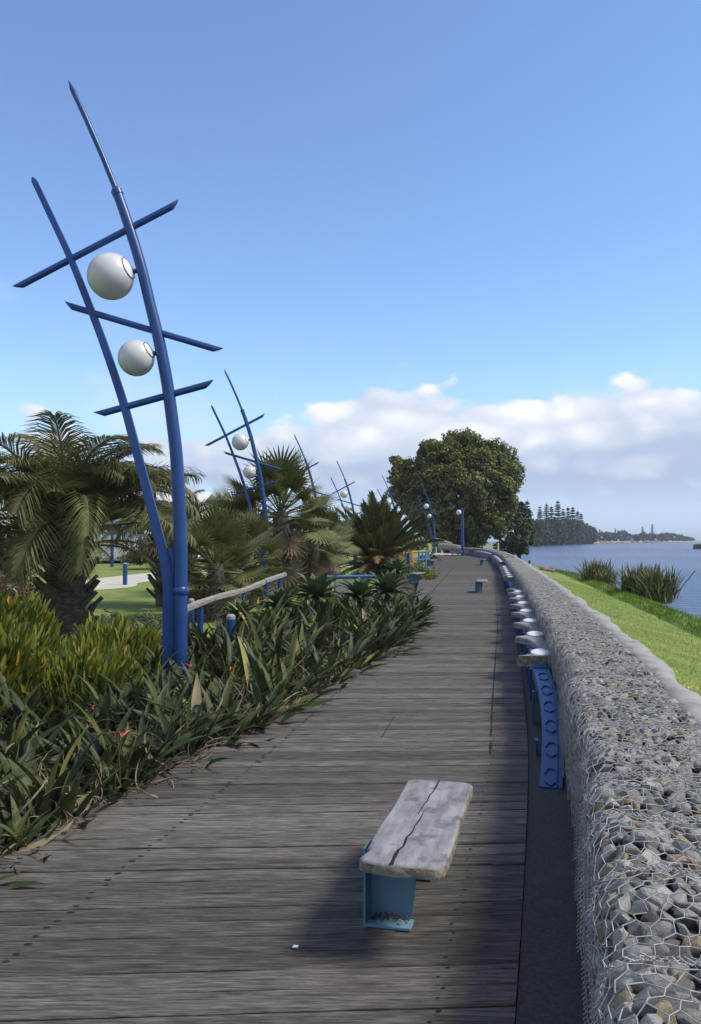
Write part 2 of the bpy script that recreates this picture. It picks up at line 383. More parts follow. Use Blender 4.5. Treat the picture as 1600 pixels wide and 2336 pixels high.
M_orange = leafmat('orange_tips', (.48, .25, .03), (.55, .34, .05), .6, .2)
M_hedge = leafmat('hedge_leaf', (.038, .058, .022), (.085, .105, .042), .6, .15, scale=1)
M_brownsh = leafmat('red_brown_shrub', (.11, .05, .04), (.21, .115, .09), .8, .1)
M_greysh = leafmat('grey_green_shrub', (.085, .10, .06), (.15, .155, .10), .7, .15)
M_flax = leafmat('flax_leaf', (.095, .115, .034), (.24, .25, .11), .5, .2)
M_grassb = leafmat('grass_blade', (.105, .185, .020), (.20, .275, .04), .7, .3, 0, 1.2)
M_yflow = mat('yellow_flower', (.65, .52, .03), .6)
M_rock = mat('brown_boulder', (.13, .10, .075), .9, (.26, .21, .17), scale=4, bump=.8)
M_bwall = mat('cream_wall', (.72, .72, .68), .8, (.78, .78, .75), scale=.6)
M_broof = mat('pale_green_roof', (.55, .66, .58), .5, (.62, .72, .65), scale=.4)
M_wroof = mat('white_metal_roof', (.74, .74, .70), .45)
M_glass = mat('dark_window', (.03, .04, .05), .1)
M_red_roof = mat('red_roof', (.30, .06, .04), .7)
M_skin = mat('skin', (.45, .28, .2), .6); M_hair = mat('dark_hair', (.02, .015, .012), .6); M_shirt = mat('white_shirt', (.75, .75, .75), .8); M_trouser = mat('dark_trousers', (.03, .035, .05), .8)

# water
M_water = bpy.data.materials.new('estuary_water'); M_water.use_nodes = True
t = M_water.node_tree; bs = t.nodes['Principled BSDF']
bs.inputs['Base Color'].default_value = (.055, .095, .150, 1); bs.inputs['Roughness'].default_value = .22; bs.inputs['Specular IOR Level'].default_value = .28; bs.inputs['IOR'].default_value = 1.33
tcn = t.nodes.new('ShaderNodeTexCoord')
def wnoise(sx, sy, sc, det):
    mp_ = t.nodes.new('ShaderNodeMapping'); mp_.inputs['Scale'].default_value = (sx, sy, 1); mp_.inputs['Rotation'].default_value = (0, 0, R(8))
    t.links.new(tcn.outputs['Object'], mp_.inputs[0]); n_ = t.nodes.new('ShaderNodeTexNoise')
    n_.inputs['Scale'].default_value = sc; n_.inputs['Detail'].default_value = det; t.links.new(mp_.outputs[0], n_.inputs['Vector']); return n_.outputs[0]
wa = wnoise(.35, 1, 1.2, 6); wb = wnoise(.02, .05, .35, 3)
b1 = t.nodes.new('ShaderNodeBump'); b1.inputs['Strength'].default_value = 1.0; b1.inputs['Distance'].default_value = .55
t.links.new(wa, b1.inputs['Height']); t.links.new(b1.outputs[0], bs.inputs['Normal'])
rp = t.nodes.new('ShaderNodeValToRGB'); rp.color_ramp.elements[0].position = .38; rp.color_ramp.elements[1].position = .6
rp.color_ramp.elements[0].color = (.030, .070, .160, 1); rp.color_ramp.elements[1].color = (.080, .120, .180, 1)
t.links.new(wb, rp.inputs[0]); t.links.new(rp.outputs[0], bs.inputs['Base Color'])

# ------------------------------------------------------------------ ground, water
WATER_Z = -1.75
GZ = -.28
def sheet(name, rows, m, smooth=True, kind='structure'):
    """rows: list of equal-length point lists"""
    V = np.array(rows, float); a, b = V.shape[:2]
    i = np.arange(a - 1)[:, None] * b + np.arange(b - 1)[None]
    F = np.stack([i, i + 1, i + b + 1, i + b], -1).reshape(-1, 4)
    return tag(obj(name, mesh_np(name, V.reshape(-1, 3), [F], m, smooth=smooth)), kind=kind)
yy = np.concatenate([np.linspace(-5.5, 86, 90)])
def shore(y):      # right-hand limit of the land sheet beyond the wall's end
    return float(np.interp(y, SHY, SHX))
SHY = [86, 95, 110, 150, 250, 375, 440, 520, 620, 720, 800, 860, 900, 1000, 1100]
SHX = [11.6, 14, 18, 26, 48, 76, 99, 133, 176, 218, 252, 272, 150, -100, -500]
rows = []
for y in yy: rows.append([(x, y, GZ if y < 60 else GZ + .3 * min((y - 60) / 30, 1)) for x in np.linspace(-600, wx(y) + .4, 6)])
for y in SHY[1:]:
    rows.append([(x, y, GZ + .3 if k < 5 else WATER_Z - .2) for k, x in enumerate(np.linspace(-900, shore(y), 6))])
sheet('lawn_ground', rows, M_lawn)
sheet('estuary_water', [[(x, y, WATER_Z) for x in (-3500, 0, 3500)] for y in (-200, 300, 5500)], M_water)
# bank behind the wall
prof = [(.80, .50), (.95, .44), (1.15, .22), (1.6, .10), (2.6, -.12), (3.6, -.36), (3.75, -.52), (3.85, -.40), (4.3, -.34), (4.8, -.5), (5.3, -1.0), (6.3, -2.1)]
def bank_z(n): return float(np.interp(n, [p[0] for p in prof], [p[1] for p in prof]))
def bank_scale(y): return float(np.interp(y, [0, 30, 50, 62, 75, 85], [1, 1, 1.0, .62, .35, .3]))
svals = np.linspace(0.2, SL[-1] - .3, 130); rows = []
for s in svals:
    r_ = []
    for k, (n, z) in enumerate(prof):
        x0, y0, _, _ = wpt(s, 0); nn_ = n if n < .9 else .9 + (n - .9) * bank_scale(float(y0))
        if k > 5: nn_ += .18 * math.sin(s * 1.3) + .12 * math.sin(s * 3.1 + 1)
        x, y, _, _ = wpt(s, nn_); r_.append((float(x), float(y), z + (0.03 * math.sin(s * 1.3 + k) if k > 5 else 0) + rise(float(y)) * (1 if z > -.3 else .3)))
    rows.append(r_)
bank = sheet('grass_bank', rows, [M_lawn, M_rough])
mi = []
for i in range(len(rows) - 1):
    for k in range(len(prof) - 1): mi.append(1 if (k >= 6 or k < 2) else 0)
bank.data.polygons.foreach_set('material_index', mi)
def bank_pt(s, n, dz=0):
    x0, y0, _, _ = wpt(s, 0); x, y, _, _ = wpt(s, .9 + (n - .9) * bank_scale(float(y0)) if n > .9 else n)
    return Vector((float(x), float(y), bank_z(n) + rise(float(y)) * .5 + dz))

# garden bed sheet and pale path, road
rows = []
for y in np.linspace(1.0, 58, 60):
    rows.append([(dlx(y) + .1 - k * (3.6 if y < 18 else max(1.2, 3.6 - (y - 18) * .2)) / 5, y, GZ + .06 + .05 * math.sin(k * 2 + y)) for k in range(6)])
sheet('garden_bed', rows, M_bed)
def ribbon(name, px, wd, z, m):
    rows = []
    P = catmull(px, 10)
    for i, p in enumerate(P):
        q = P[min(i + 1, len(P) - 1)] - P[max(i - 1, 0)]; q /= np.linalg.norm(q); nrm = np.array((q[1], -q[0]))
        rows.append([(p[0] - nrm[0] * wd / 2, p[1] - nrm[1] * wd / 2, z), (p[0] + nrm[0] * wd / 2, p[1] + nrm[1] * wd / 2, z)])
    return sheet(name, rows, m)
g = lambda px, py: tuple(onz(px, py, GZ)[:2])
ribbon('sand_path', [(-24, 26), g(120, 1345), g(235, 1330), g(330, 1316), g(440, 1304), g(560, 1300), g(700, 1290), (2, 60)], 3.4, GZ + .012, M_sandpath)
ribbon('road', [(-60, 62), (-35, 66), (-20, 72), (-8, 84), (4, 104)], 10, GZ + .32, M_road)
ribbon('concrete_ramp', [(10.0, 80.0), (9.4, 84), (8.0, 89), (4, 94)], 3.6, .30, mat('pale_concrete', (.52, .47, .42), .9, (.6, .55, .5), scale=2))

# asphalt strip between deck and wall
rows = []
for s in np.linspace(0.2, SL[-1] - .3, 160):
    r_ = []
    for n in (-STRIP + .004, -.14, .06):
        x, y, _, _ = wpt(s, n); r_.append((float(x), float(y), -.012 + rise(float(y))))
    rows.append(r_)
sheet('asphalt_strip', rows, M_asph)

# ------------------------------------------------------------------ boardwalk
S0, S1 = s_at_y(-4.5), s_at_y(81)
rows = []
for s in np.linspace(S0, S1, 140):
    x, y, tx, ty = wpt(s, -STRIP); wd = deck_w(float(y))
    rows.append([(float(x - ty * k), float(y + tx * k), -.05 + rise(float(y))) for k in (0, wd / 2, wd)])
deck = sheet('boardwalk', rows, M_dark)
def plank_geo(yc):
    """corner points of one plank centred at depth yc"""
    ang = R(np.interp(yc, [0, 3, 8, 25, 60, 80], [3.5, 3.0, .5, -4, -6, 2])); return math.tan(ang)
ys = []; y = -1.2
while y < 80: ys.append(y); y += .146
def plank_verts(y, pw=.139, z1=0.0):
    pw = .1355 + .0045 * math.sin(y * 71.3)
    tn = plank_geo(y); ends = []
    # centre of the plank on the deck's middle, run to both edges along its slope
    xm = (dlx(y) + drx(y)) / 2
    def edge(yoff, side):
        yl = y + yoff; x = xm
        for _ in range(6):
            yv = yl + (x - xm) * tn
            x = drx(yv) if side > 0 else dlx(yv)
        return x, yl + (x - xm) * tn
    a = edge(-pw / 2, -1); b = edge(-pw / 2, 1); c = edge(pw / 2, 1); d = edge(pw / 2, -1)
    return a, b, c, d
def plank_mesh(mbs, y, r, near):
    a, b, c, d = plank_verts(y)
    dz = r.uniform(-.004, .004); zz_ = rise(y) + dz; el = r.uniform(-.012, .012); bv = .004
    nseg = 10 if near else 1
    ring = []
    for k in range(nseg + 1):
        t_ = k / nseg
        p = (a[0] + (b[0] - a[0]) * t_ + (el if k == 0 else 0), a[1] + (b[1] - a[1]) * t_); q = (d[0] + (c[0] - d[0]) * t_ + (el if k == 0 else 0), d[1] + (c[1] - d[1]) * t_)
        j1, j2 = (r.uniform(-.0035, .0035), r.uniform(-.0035, .0035)) if near else (0, 0)
        w_ = .0015 * math.sin(k * 1.7 + y * 9) if near else 0
        ring.append([(p[0], p[1] + j1, zz_ - .045), (p[0], p[1] + j1, zz_ - bv + w_), (p[0], p[1] + bv + j1, zz_ + w_), (q[0], q[1] - bv + j2, zz_ + w_), (q[0], q[1] + j2, zz_ - bv + w_), (q[0], q[1] + j2, zz_ - .045)])
    vs = [v for g_ in ring for v in g_]; fs = []
    for k in range(nseg):
        for j in range(5): fs.append((k * 6 + j, (k + 1) * 6 + j, (k + 1) * 6 + j + 1, k * 6 + j + 1))
    fs += [(0, 1, 2, 3, 4, 5), tuple(nseg * 6 + j for j in (5, 4, 3, 2, 1, 0))]
    mbs.cur = 0; mbs.add(vs, fs)
    if near:     # two dark nail holes over each joist line
        mbs.cur = 1
        for off in ((2.0, 2.6) if y < 6 else (2.0,)):
            xs = drx(y) - off / .97 + (0 if off < 2 else -.02)
            for sgn in (-1, 1):
                for rep in ((0,) if off > 1 else (0,)):
                    cx = xs + r.uniform(-.012, .012) + sgn * .012; cy = y + sgn * .040 + (cx - (dlx(y) + drx(y)) / 2) * plank_geo(y)
                    rr = r.uniform(.006, .0105); 
                    mbs.add([(cx + rr * 1.9 * math.cos(q) , cy + rr * math.sin(q), zz_ + .0022) for q in np.linspace(0, 2 * math.pi, 9)[:-1]], [tuple(range(8))])
        cx0 = drx(y) - .29
        for sgn in (-1, 1):
            cx = cx0 + r.uniform(-.01, .01); cy = y + sgn * .04; rr = r.uniform(.004, .007)
            mbs.add([(cx + rr * 1.7 * math.cos(q), cy + rr * math.sin(q), zz_ + .0022) for q in np.linspace(0, 2 * math.pi, 9)[:-1]], [tuple(range(8))])
    return mbs
vis = [y for y in ys if y > 1.9]; nearp = vis[:300]; rest = [y for y in ys if y <= 1.9] + vis[300:]
for y in nearp:
    plank_mesh(MB(), y, rnd, y < 22).build('plank', [M_deck, M_hole], deck)
mb = MB()
for y in rest: plank_mesh(mb, y, rnd, False)
tag(mb.build('plank_field', [M_deck, M_hole], deck), kind='stuff')
# long dark joints that cross the boards
def seam(px, wd):
    P = [onz(a, b, 0) for a, b in px]; P = catmull([(p.x, p.y) for p in P], 12); mbx = MB()
    vs = []
    for i, p in enumerate(P):
        q = P[min(i + 1, len(P) - 1)] - P[max(i - 1, 0)]; q /= np.linalg.norm(q); zt = rise(p[1]) + .004
        ww = wd * (.6 + .4 * math.sin(i * 2.1) ** 2)
        vs += [(p[0] - q[1] * ww, p[1] + q[0] * ww, zt), (p[0] + q[1] * ww, p[1] - q[0] * ww, zt)]
    mbx.add(vs, [(2 * i, 2 * i + 1, 2 * i + 3, 2 * i + 2) for i in range(len(P) - 1)]); return mbx.build('joint_gap', M_hole, deck)
seam([(950, 1400), (985, 1352), (1010, 1323), (1035, 1297)], .022)
seam([(1119, 1720), (1124, 1600), (1131, 1500), (1135, 1420), (1131, 1360), (1125, 1325)], .010)
seam([(868, 1688), (880, 1668), (900, 1635)], .005)

# ------------------------------------------------------------------ gabion wall
GH, GWD, RC = .73, .60, .10
def gab_pt(s, u, out=0.0):
    """surface of the basket: u along the girth from the foot of the left face over the top; vectorised"""
    s = np.asarray(s, float); u = np.asarray(u, float)
    a1 = GH - RC; arc = RC * math.pi / 2
    n = np.where(u < a1, 0, np.where(u < a1 + arc, RC - RC * np.cos((u - a1) / RC), RC + (u - a1 - arc)))
    z = np.where(u < a1, u, np.where(u < a1 + arc, a1 + RC * np.sin((u - a1) / RC), GH))
    th = np.clip((u - a1) / RC, 0, math.pi / 2)
    nn_ = -np.cos(th); nz = np.sin(th)
    belly = .02 * np.sin(s * 12.56) * np.where(u < a1, 1, .3) + .015 * np.sin(s * 2.1 + u * 3)
    n = n + nn_ * (out + belly); z = z + nz * (out + .012 * np.sin(s * 6.28 * 2 + 1) + .008 * np.sin(s * 5 + u * 17))
    x, y, tx, ty = wpt(s, n)
    z = z + riseV(y)
    nv = np.stack([nn_ * ty, -nn_ * tx, nz], -1)
    return np.stack([x, y, z], -1), nv
UMAX = GH - RC + RC * math.pi / 2 + GWD - RC
gab = empty('gabion_wall', (wx(2), 2, 0), label='long low gabion wall of grey stones in wire mesh baskets beside the boardwalk', cat='wall')
# dark core
rows = []
for s in np.linspace(S0, SL[-1] - .4, 150):
    r_ = []
    for n, z in ((.045, -.05), (.045, GH - .045), (GWD - .02, GH - .04), (GWD - .02, -.05)):
        x, y, _, _ = wpt(s, n); r_.append((float(x), float(y), z + rise(float(y))))
    rows.append(r_)
V = np.array(rows); a, b = V.shape[:2]; i = np.arange(a - 1)[:, None] * b + np.arange(b - 1)[None]
obj('basket_core', mesh_np('basket_core', V.reshape(-1, 3), [np.stack([i, i + 1, i + b + 1, i + b], -1).reshape(-1, 4)], M_core), gab, True)
# stones
def stone_hull(r, k=16, sub=False):
    bm = bmesh.new()
    sx, sy, sz = r.uniform(.8, 1.25), r.uniform(.7, 1.05), r.uniform(.55, .8)
    for _ in range(k):
        v = Vector((r.gauss(0, 1), r.gauss(0, 1), r.gauss(0, 1))).normalized() * r.uniform(.85, 1.05)
        bm.verts.new((v.x * sx, v.y * sy, v.z * sz))
    bmesh.ops.convex_hull(bm, input=bm.verts); loose = [v for v in bm.verts if not v.link_faces]
    bmesh.ops.delete(bm, geom=loose, context='VERTS')
    if sub:
        bmesh.ops.bevel(bm, geom=[e for e in bm.edges if e.calc_face_angle(0) > .45], offset=.10, segments=1, affect='EDGES', clamp_overlap=True)
    bmesh.ops.triangulate(bm, faces=bm.faces); bm.verts.ensure_lookup_table(); bm.verts.index_update()
    V = np.array([v.co[:] for v in bm.verts]); F = np.array([[v.index for v in f.verts] for f in bm.faces]); bm.free(); return V, F
hull_hi = [stone_hull(rnd, 13, True) for _ in range(9)]
hull_lo = [stone_hull(rnd, 10) for _ in range(9)]
stone_me = [[mesh_np('stone', v, [f], m) for v, f in hull_hi] for m in M_stone]
def stone_grid(sa, sb, pitch):
    S_, U_ = [], []
    nu = int(UMAX / (pitch * .86)); row = 0; s = sa
    while s < sb:
        for k in range(nu + 1):
            S_.append(s + (pitch / 2 if k % 2 else 0)); U_.append((k + .3) * UMAX / nu)
        s += pitch
    S_ = np.array(S_) + nrg.uniform(-.28, .28, len(S_)) * pitch; U_ = np.array(U_) + nrg.uniform(-.28, .28, len(U_)) * pitch
    U_ = np.clip(U_, .01, UMAX - .015)
    return S_, U_
sA, sB, sC = s_at_y(1.2), s_at_y(12.0), SL[-1] - .6
S_, U_ = stone_grid(sA, sB, .058)
P, NV = gab_pt(S_, U_, -.026)
sz = nrg.uniform(.036, .053, len(P)); roll = nrg.uniform(0, 6.28, len(P))
NV2 = NV + nrg.normal(0, .35, NV.shape); RM = basis_from(NV2, roll)
mid = nrg.choice(4, len(P), p=[.46, .25, .20, .09])
# in-frame stones that show largest
dist = P[:, 1] + np.where((P[:, 1] < 1.55) | ((P[:, 0] / np.maximum(P[:, 1], .1)) > .46) | ((U_ < .55) & (P[:, 1] < 3.2)), 100, 0)
order = np.argsort(dist); big = order[:300]; small = order[300:]
for q in big:
    M4 = Matrix([list(RM[q][r_]) + [0] for r_ in range(3)] + [[0, 0, 0, 1]])
    o = bpy.data.objects.new('stone', stone_me[mid[q]][rnd.randrange(9)]); o.location = P[q]; o.rotation_euler = M4.to_euler(); o.scale = (sz[q],) * 3
    link(o, gab, True)
def stone_field(name, P, RM, sz, mid, bases):
    idx = nrg.integers(0, len(bases), len(P)); V, Fs, inst = scatter(bases, idx, P, RM, sz)
    return tag(obj(name, mesh_np(name, V, Fs, M_stone, mi=mid[inst]), gab, True), kind='stuff')
stone_field('stone_fill', P[small], RM[small], sz[small], mid[small], hull_hi)
S2, U2 = stone_grid(sB, s_at_y(34), .075); P2, NV = gab_pt(S2, U2, -.035)
stone_field('stone_fill', P2, basis_from(NV + nrg.normal(0, .35, NV.shape), nrg.uniform(0, 6.28, len(P2))), nrg.uniform(.040, .060, len(P2)), nrg.choice(4, len(P2), p=[.46, .26, .22, .06]), hull_lo)
S2, U2 = stone_grid(s_at_y(34), sC, .14); P2, NV = gab_pt(S2, U2, -.05)
stone_field('stone_fill', P2, basis_from(NV + nrg.normal(0, .35, NV.shape), nrg.uniform(0, 6.28, len(P2))), nrg.uniform(.075, .10, len(P2)), nrg.choice(4, len(P2), p=[.46, .26, .22, .06]), hull_lo)
# hexagonal netting
def hexnet(sa, sb, cw, ch, rad, name):
    ns = int((sb - sa) / (ch * .75)); nu = int(UMAX / cw) + 1
    # zigzag rows running across the girth; straight twisted links between them
    P0 = {}
    pts = []; ed = []
    def node(i, j):
        key = (i, j)
        if key not in P0:
            # brick-like hex lattice: row i (two per cell), col j
            s = sa + (i // 2) * ch * .75 * 1.0 + (ch * .25 if (i % 2) else 0) * 1.0
            P0[key] = len(pts); pts.append((s, j)); 
        return P0[key]
    # build as zigzag rows: row k has nodes at u=j*cw/2, alternating s offset
    idx = {}; SU = []
    for k in range(ns):
        sk = sa + k * ch * .75
        for j in range(2 * nu):
            up = ((j + k) % 2 == 0)
            idx[(k, j)] = len(SU); SU.append((sk + (ch * .125 if up else -ch * .125), j * cw / 2))
            if j: ed.append((idx[(k, j - 1)], idx[(k, j)]))
            if k and ((j + k) % 2 == 1): ed.append((idx[(k - 1, j)], idx[(k, j)]))
    SU = np.array(SU); ed = np.array(ed)
    SU[:, 0] += nrg.normal(0, ch * .05, len(SU)) + .012 * np.sin(SU[:, 1] * 9 + SU[:, 0] * 2); SU[:, 1] += nrg.normal(0, cw * .05, len(SU))
    SU[:, 1] = np.clip(SU[:, 1], 0, UMAX)
    P, NV = gab_pt(SU[:, 0], SU[:, 1], np.where(SU[:, 1] < GH - RC, .004, .016)); P += NV * nrg.normal(0, .006, (len(P), 1))
    A, B = P[ed[:, 0]], P[ed[:, 1]]; nA = (NV[ed[:, 0]] + NV[ed[:, 1]]); nA /= np.linalg.norm(nA, axis=1, keepdims=True)
    d = B - A; ln = np.linalg.norm(d, axis=1, keepdims=True); ok = (ln[:, 0] > 1e-3) & (ln[:, 0] < ch * 2.5)
    A, B, nA, d, ln = A[ok], B[ok], nA[ok], d[ok], ln[ok]; d /= ln; sd_ = np.cross(d, nA); sd_ /= np.linalg.norm(sd_, axis=1, keepdims=True)
    A = A - d * rad * .6; B = B + d * rad * .6
    offs = [nA * rad, (-.5 * nA + .866 * sd_) * rad, (-.5 * nA - .866 * sd_) * rad]
    V = np.stack([A + o for o in offs] + [B + o for o in offs], 1).reshape(-1, 3)
    base = (np.arange(len(A)) * 6)[:, None, None]; q = np.array([[0, 1, 4, 3], [1, 2, 5, 4], [2, 0, 3, 5]])[None]
    return obj(name, mesh_np(name, V, [(base + q).reshape(-1, 4)], M_wire, smooth=True), gab, True)
hexnet(s_at_y(.9), s_at_y(9), .056, .074, .0018, 'wire_netting')
hexnet(s_at_y(9) + .03, s_at_y(20), .060, .08, .0022, 'wire_netting')
hexnet(s_at_y(20) + .03, s_at_y(42), .10, .13, .0035, 'wire_netting')
# laced basket seams across the top and down the face
s = s_at_y(1.45); k = 0
while s < s_at_y(24):
    mb = MB()
    for strand in range(3):
        us = np.linspace(.02, UMAX, 90); ph = strand * 2.09
        P, NV = gab_pt(s + .011 * np.cos(us * 120 + ph) + .01 * np.sin(us * 7 + k), us, .024)
        P += NV * (.009 * np.sin(us * 120 + ph))[:, None]
        mb.tube(P, .0021, 4, False)
    mb.build('seam_wire', M_wire, gab, True, world=True); s += .5 + rnd.uniform(-.02, .02); k += 1
# concrete capping strip seaward of the baskets
rows = []; r0 = random.Random(3)
for s in np.linspace(S0, SL[-1] - .4, 420):
    wob = .035 * math.sin(s * 1.9) + .03 * math.sin(s * 4.3 + 1) + .008 * math.sin(s * 9.7)
    r_ = []
    for n, z in ((.575, -.1), (.575, .655), (.60, .71), (.66, .73), (.76 + wob * .5, .715), (.83 + wob, .66), (.86 + wob, .55), (.87 + wob, .2)):
        x, y, _, _ = wpt(s, n); r_.append((float(x), float(y), z + rise(float(y)) + .012 * math.sin(s * 9 + n * 20)))
    rows.append(r_)
cs = sheet('concrete_capping', rows, M_concrete, kind=None)
tag(cs, 'wavy grey concrete edging along the seaward side of the gabion wall', 'edging')

# ------------------------------------------------------------------ carved rail seats along the wall
def rail_unit(s_foot, s_first, nd, sp, label, ramp_far=1.6, ribw=.085):
    x, y, tx, ty = wpt(s_foot, -.12)
    root = empty('carved_rail', (float(x), float(y), rise(float(y))), label=label, cat='rail', group='carved timber and blue steel rails along the wall')
    NC = -.135
    def pt(s, n, z):
        xx, yy_, _, _ = wpt(s, NC + n); return (float(xx), float(yy_), z + rise(float(yy_)))
    ZT = .50
    # blue ramp plate, foot to timber
    L0 = s_first - .25 - s_foot
    def ramp(sf, sgn, Ln, nm):
        mbp = MB(); prev = []
        K = 14; vs = []
        for k in range(K + 1):
            t_ = k / K; z = (ZT - .08) * (1 - (1 - t_) ** 1.35); wv = .078 - .004 * math.sin(t_ * 3.1)
            off = .035 * math.sin(t_ * math.pi)
            s = sf + sgn * Ln * t_
            vs += [pt(s, off - wv, z), pt(s, off + wv, z), pt(s, off + wv, max(z - .10, -.02)), pt(s, off - wv, max(z - .10, -.02))]
        fs = [(4 * k + j, 4 * k + 4 + j, 4 * k + 4 + (j + 1) % 4, 4 * k + (j + 1) % 4) for k in range(K) for j in range(4)] + [(0, 1, 2, 3), (4 * K + 3, 4 * K + 2, 4 * K + 1, 4 * K)]
        if sgn > 0: fs = [f[::-1] for f in fs]
        mbp.add(vs, fs); o = mbp.build(nm, M_blue, root, world=True)
        # raised crescents and chevrons
        for q in range(6):
            t_ = .06 + q * .16; 
            for typ in (0, 1):
                mbx = MB(); pl = []
                for a_ in np.linspace(-1, 1, 9):
                    if typ == 0: dn, ds = .045 * a_, .10 * math.sqrt(max(0, 1 - a_ * a_ * .95))
                    else: dn, ds = .045 * a_, -.085 - .06 * (1 - abs(a_))
                    tt = t_ + .08 * 0 + (ds) / Ln
                    tt = min(max(tt, .005), .99); z = (ZT - .08) * (1 - (1 - tt) ** 1.35); off = .035 * math.sin(tt * math.pi)
                    pl.append(pt(sf + sgn * Ln * tt, off + dn, z + .004))
                mbx.tube(pl, .007, 5); mbx.build('crescent', M_blue, o, True, world=False)
                c_ = o.children[-1] if o.children else None
        for c_ in o.children: c_.matrix_parent_inverse = Matrix.LocRotScale(root.location, root.rotation_euler, root.scale).inverted() @ Matrix.Identity(4)
        for c_ in o.children: c_.matrix_parent_inverse = Matrix.Identity(4)
        # thin bright edge flange
        mbf = MB(); pl = []
        for k in range(K + 1):
            t_ = k / K; z = (ZT - .08) * (1 - (1 - t_) ** 1.35); pl.append(pt(sf + sgn * Ln * t_, .035 * math.sin(t_ * math.pi) + .040, z + .006))
        mbf.tube(pl, .005, 4); f = mbf.build('edge_bead', M_blue, root, world=True)
        return o
    ramp(s_foot, 1, L0, 'ramp_plate')
    s_end = s_first + (nd - .15) * sp
    ramp(s_end + .2 + ramp_far, -1, ramp_far, 'ramp_plate')
    # blue beam under the timber
    mb = MB(); pl = [pt(s, .0, ZT - .14) for s in np.linspace(s_first - .3, s_end + .2, 30)]
    vs = []
    for s in np.linspace(s_first - .3, s_end + .2, 30): vs += [pt(s, -.07, ZT - .068), pt(s, .07, ZT - .068), pt(s, .07, ZT - .20), pt(s, -.07, ZT - .20)]
    mb.add(vs, [(4 * k + j, 4 * k + (j + 1) % 4, 4 * k + 4 + (j + 1) % 4, 4 * k + 4 + j) for k in range(29) for j in range(4)] + [(3, 2, 1, 0), (116, 117, 118, 119)])
    mb.build('beam', M_blue, root, world=True)
    # legs
    s = s_foot + .9
    while s < s_end + ramp_far * .5:
        if s < s_first - .2: t_ = (s - s_foot) / L0; zt = (ZT - .08) * (1 - (1 - t_) ** 1.35) - .06
        elif s > s_end + .1: zt = .22
        else: zt = ZT - .16
        mb = MB(); p = pt(s, -.085, 0); x_, y_, tx, ty = wpt(s, 0)
        mb.box((p[0], p[1], p[2] + zt / 2 - .02), (.022, ribw if s > s_first else .085, zt + .02), math.atan2(-float(tx), float(ty)))
        mb.build('leg', M_blue, root, world=True); mb = MB(); p2 = pt(s, .085, 0); mb.box((p2[0], p2[1], p2[2] + zt / 2 - .02), (.022, .085, zt + .02), math.atan2(-float(tx), float(ty)))
        mb.build('leg', M_blue, root, world=True); s += .575 if s > s_first else 1.12
    # timber with wave-cut left edge
    def left_edge(t_):   # t in 0..1 along one wave, 0 = tip
        return float(np.interp(t_, [0, .03, .08, .18, .32, .60, .72, .84, .93, 1], [-.235, -.16, -.115, -.095, -.02, .0, -.022, -.075, -.15, -.235]))
    for q in range(nd):
        mb = MB(); K = 22; top = []; 
        ln = sp * (1 if q < nd - 1 else .85)
        for k in range(K + 1):
            t_ = k / K; s = s_first - .10 + sp * q + ln * t_
            le = left_edge(t_); re = .125 + .045 * math.sin(min(t_ * 1.1, 1) * math.pi) - .03 * max(0, t_ - .7) / .3
            zt = ZT + .012 * math.cos(t_ * 6.283)
            top.append((s, le, re, zt))
        vs = []
        for s, le, re, zt in top:
            vs += [pt(s, le, zt - .012), pt(s, le + .014, zt), pt(s, re - .014, zt), pt(s, re, zt - .012), pt(s, re, ZT - (.10 if q == 0 and s < s_first + .1 else .065)), pt(s, le, ZT - (.10 if q == 0 and s < s_first + .1 else .065))]
        fs = [(6 * k + j, 6 * k + (j + 1) % 6, 6 * k + 6 + (j + 1) % 6, 6 * k + 6 + j) for k in range(K) for j in range(6)]
        mb.add(vs, fs); mb.cur = 1 if q == 0 else 0
        mb.add([vs[j] for j in range(6)], [(5, 4, 3, 2, 1, 0)]); mb.cur = 0; mb.add([vs[6 * K + j] for j in range(6)], [(0, 1, 2, 3, 4, 5)])
        tb = mb.build('timber_wave', [M_seat, M_endgrain], root, world=True)
        # white domed disc
        s = s_first + sp * q + .10; x_, y_, tx, ty = wpt(s, NC + .02); ang = math.atan2(-float(tx), float(ty))
        mb = MB(); mb.lathe([(.0001, .015), (.4, .0145), (.7, .0125), (.9, .008), (1, .001), (.98, -.02)], 28, sx=.108, sy=.20)
        mb.build('white_disc', M_disc, root, True, world=True, loc=(float(x_), float(y_), ZT + .026 + rise(float(y_))), rot=(R(1.5), 0, ang))
    return root
rail_unit(s_at_y(5.62), s_at_y(8.45), 7, 1.72, 'nearest wave-cut timber rail with seven white discs and a blue ramp end')
rail_unit(s_at_y(23.6), s_at_y(26.2), 7, 1.72, 'second wave-cut timber rail along the wall, beyond the first row of discs', 1.4)
rail_unit(s_at_y(41.5), s_at_y(43.6), 8, 1.72, 'third wave-cut timber rail where the wall starts to bend left', 1.3, .46)
rail_unit(s_at_y(60.5), s_at_y(62.2), 8, 1.72, 'farthest blue and timber rail on the bend below the big tree', 1.0, .46)

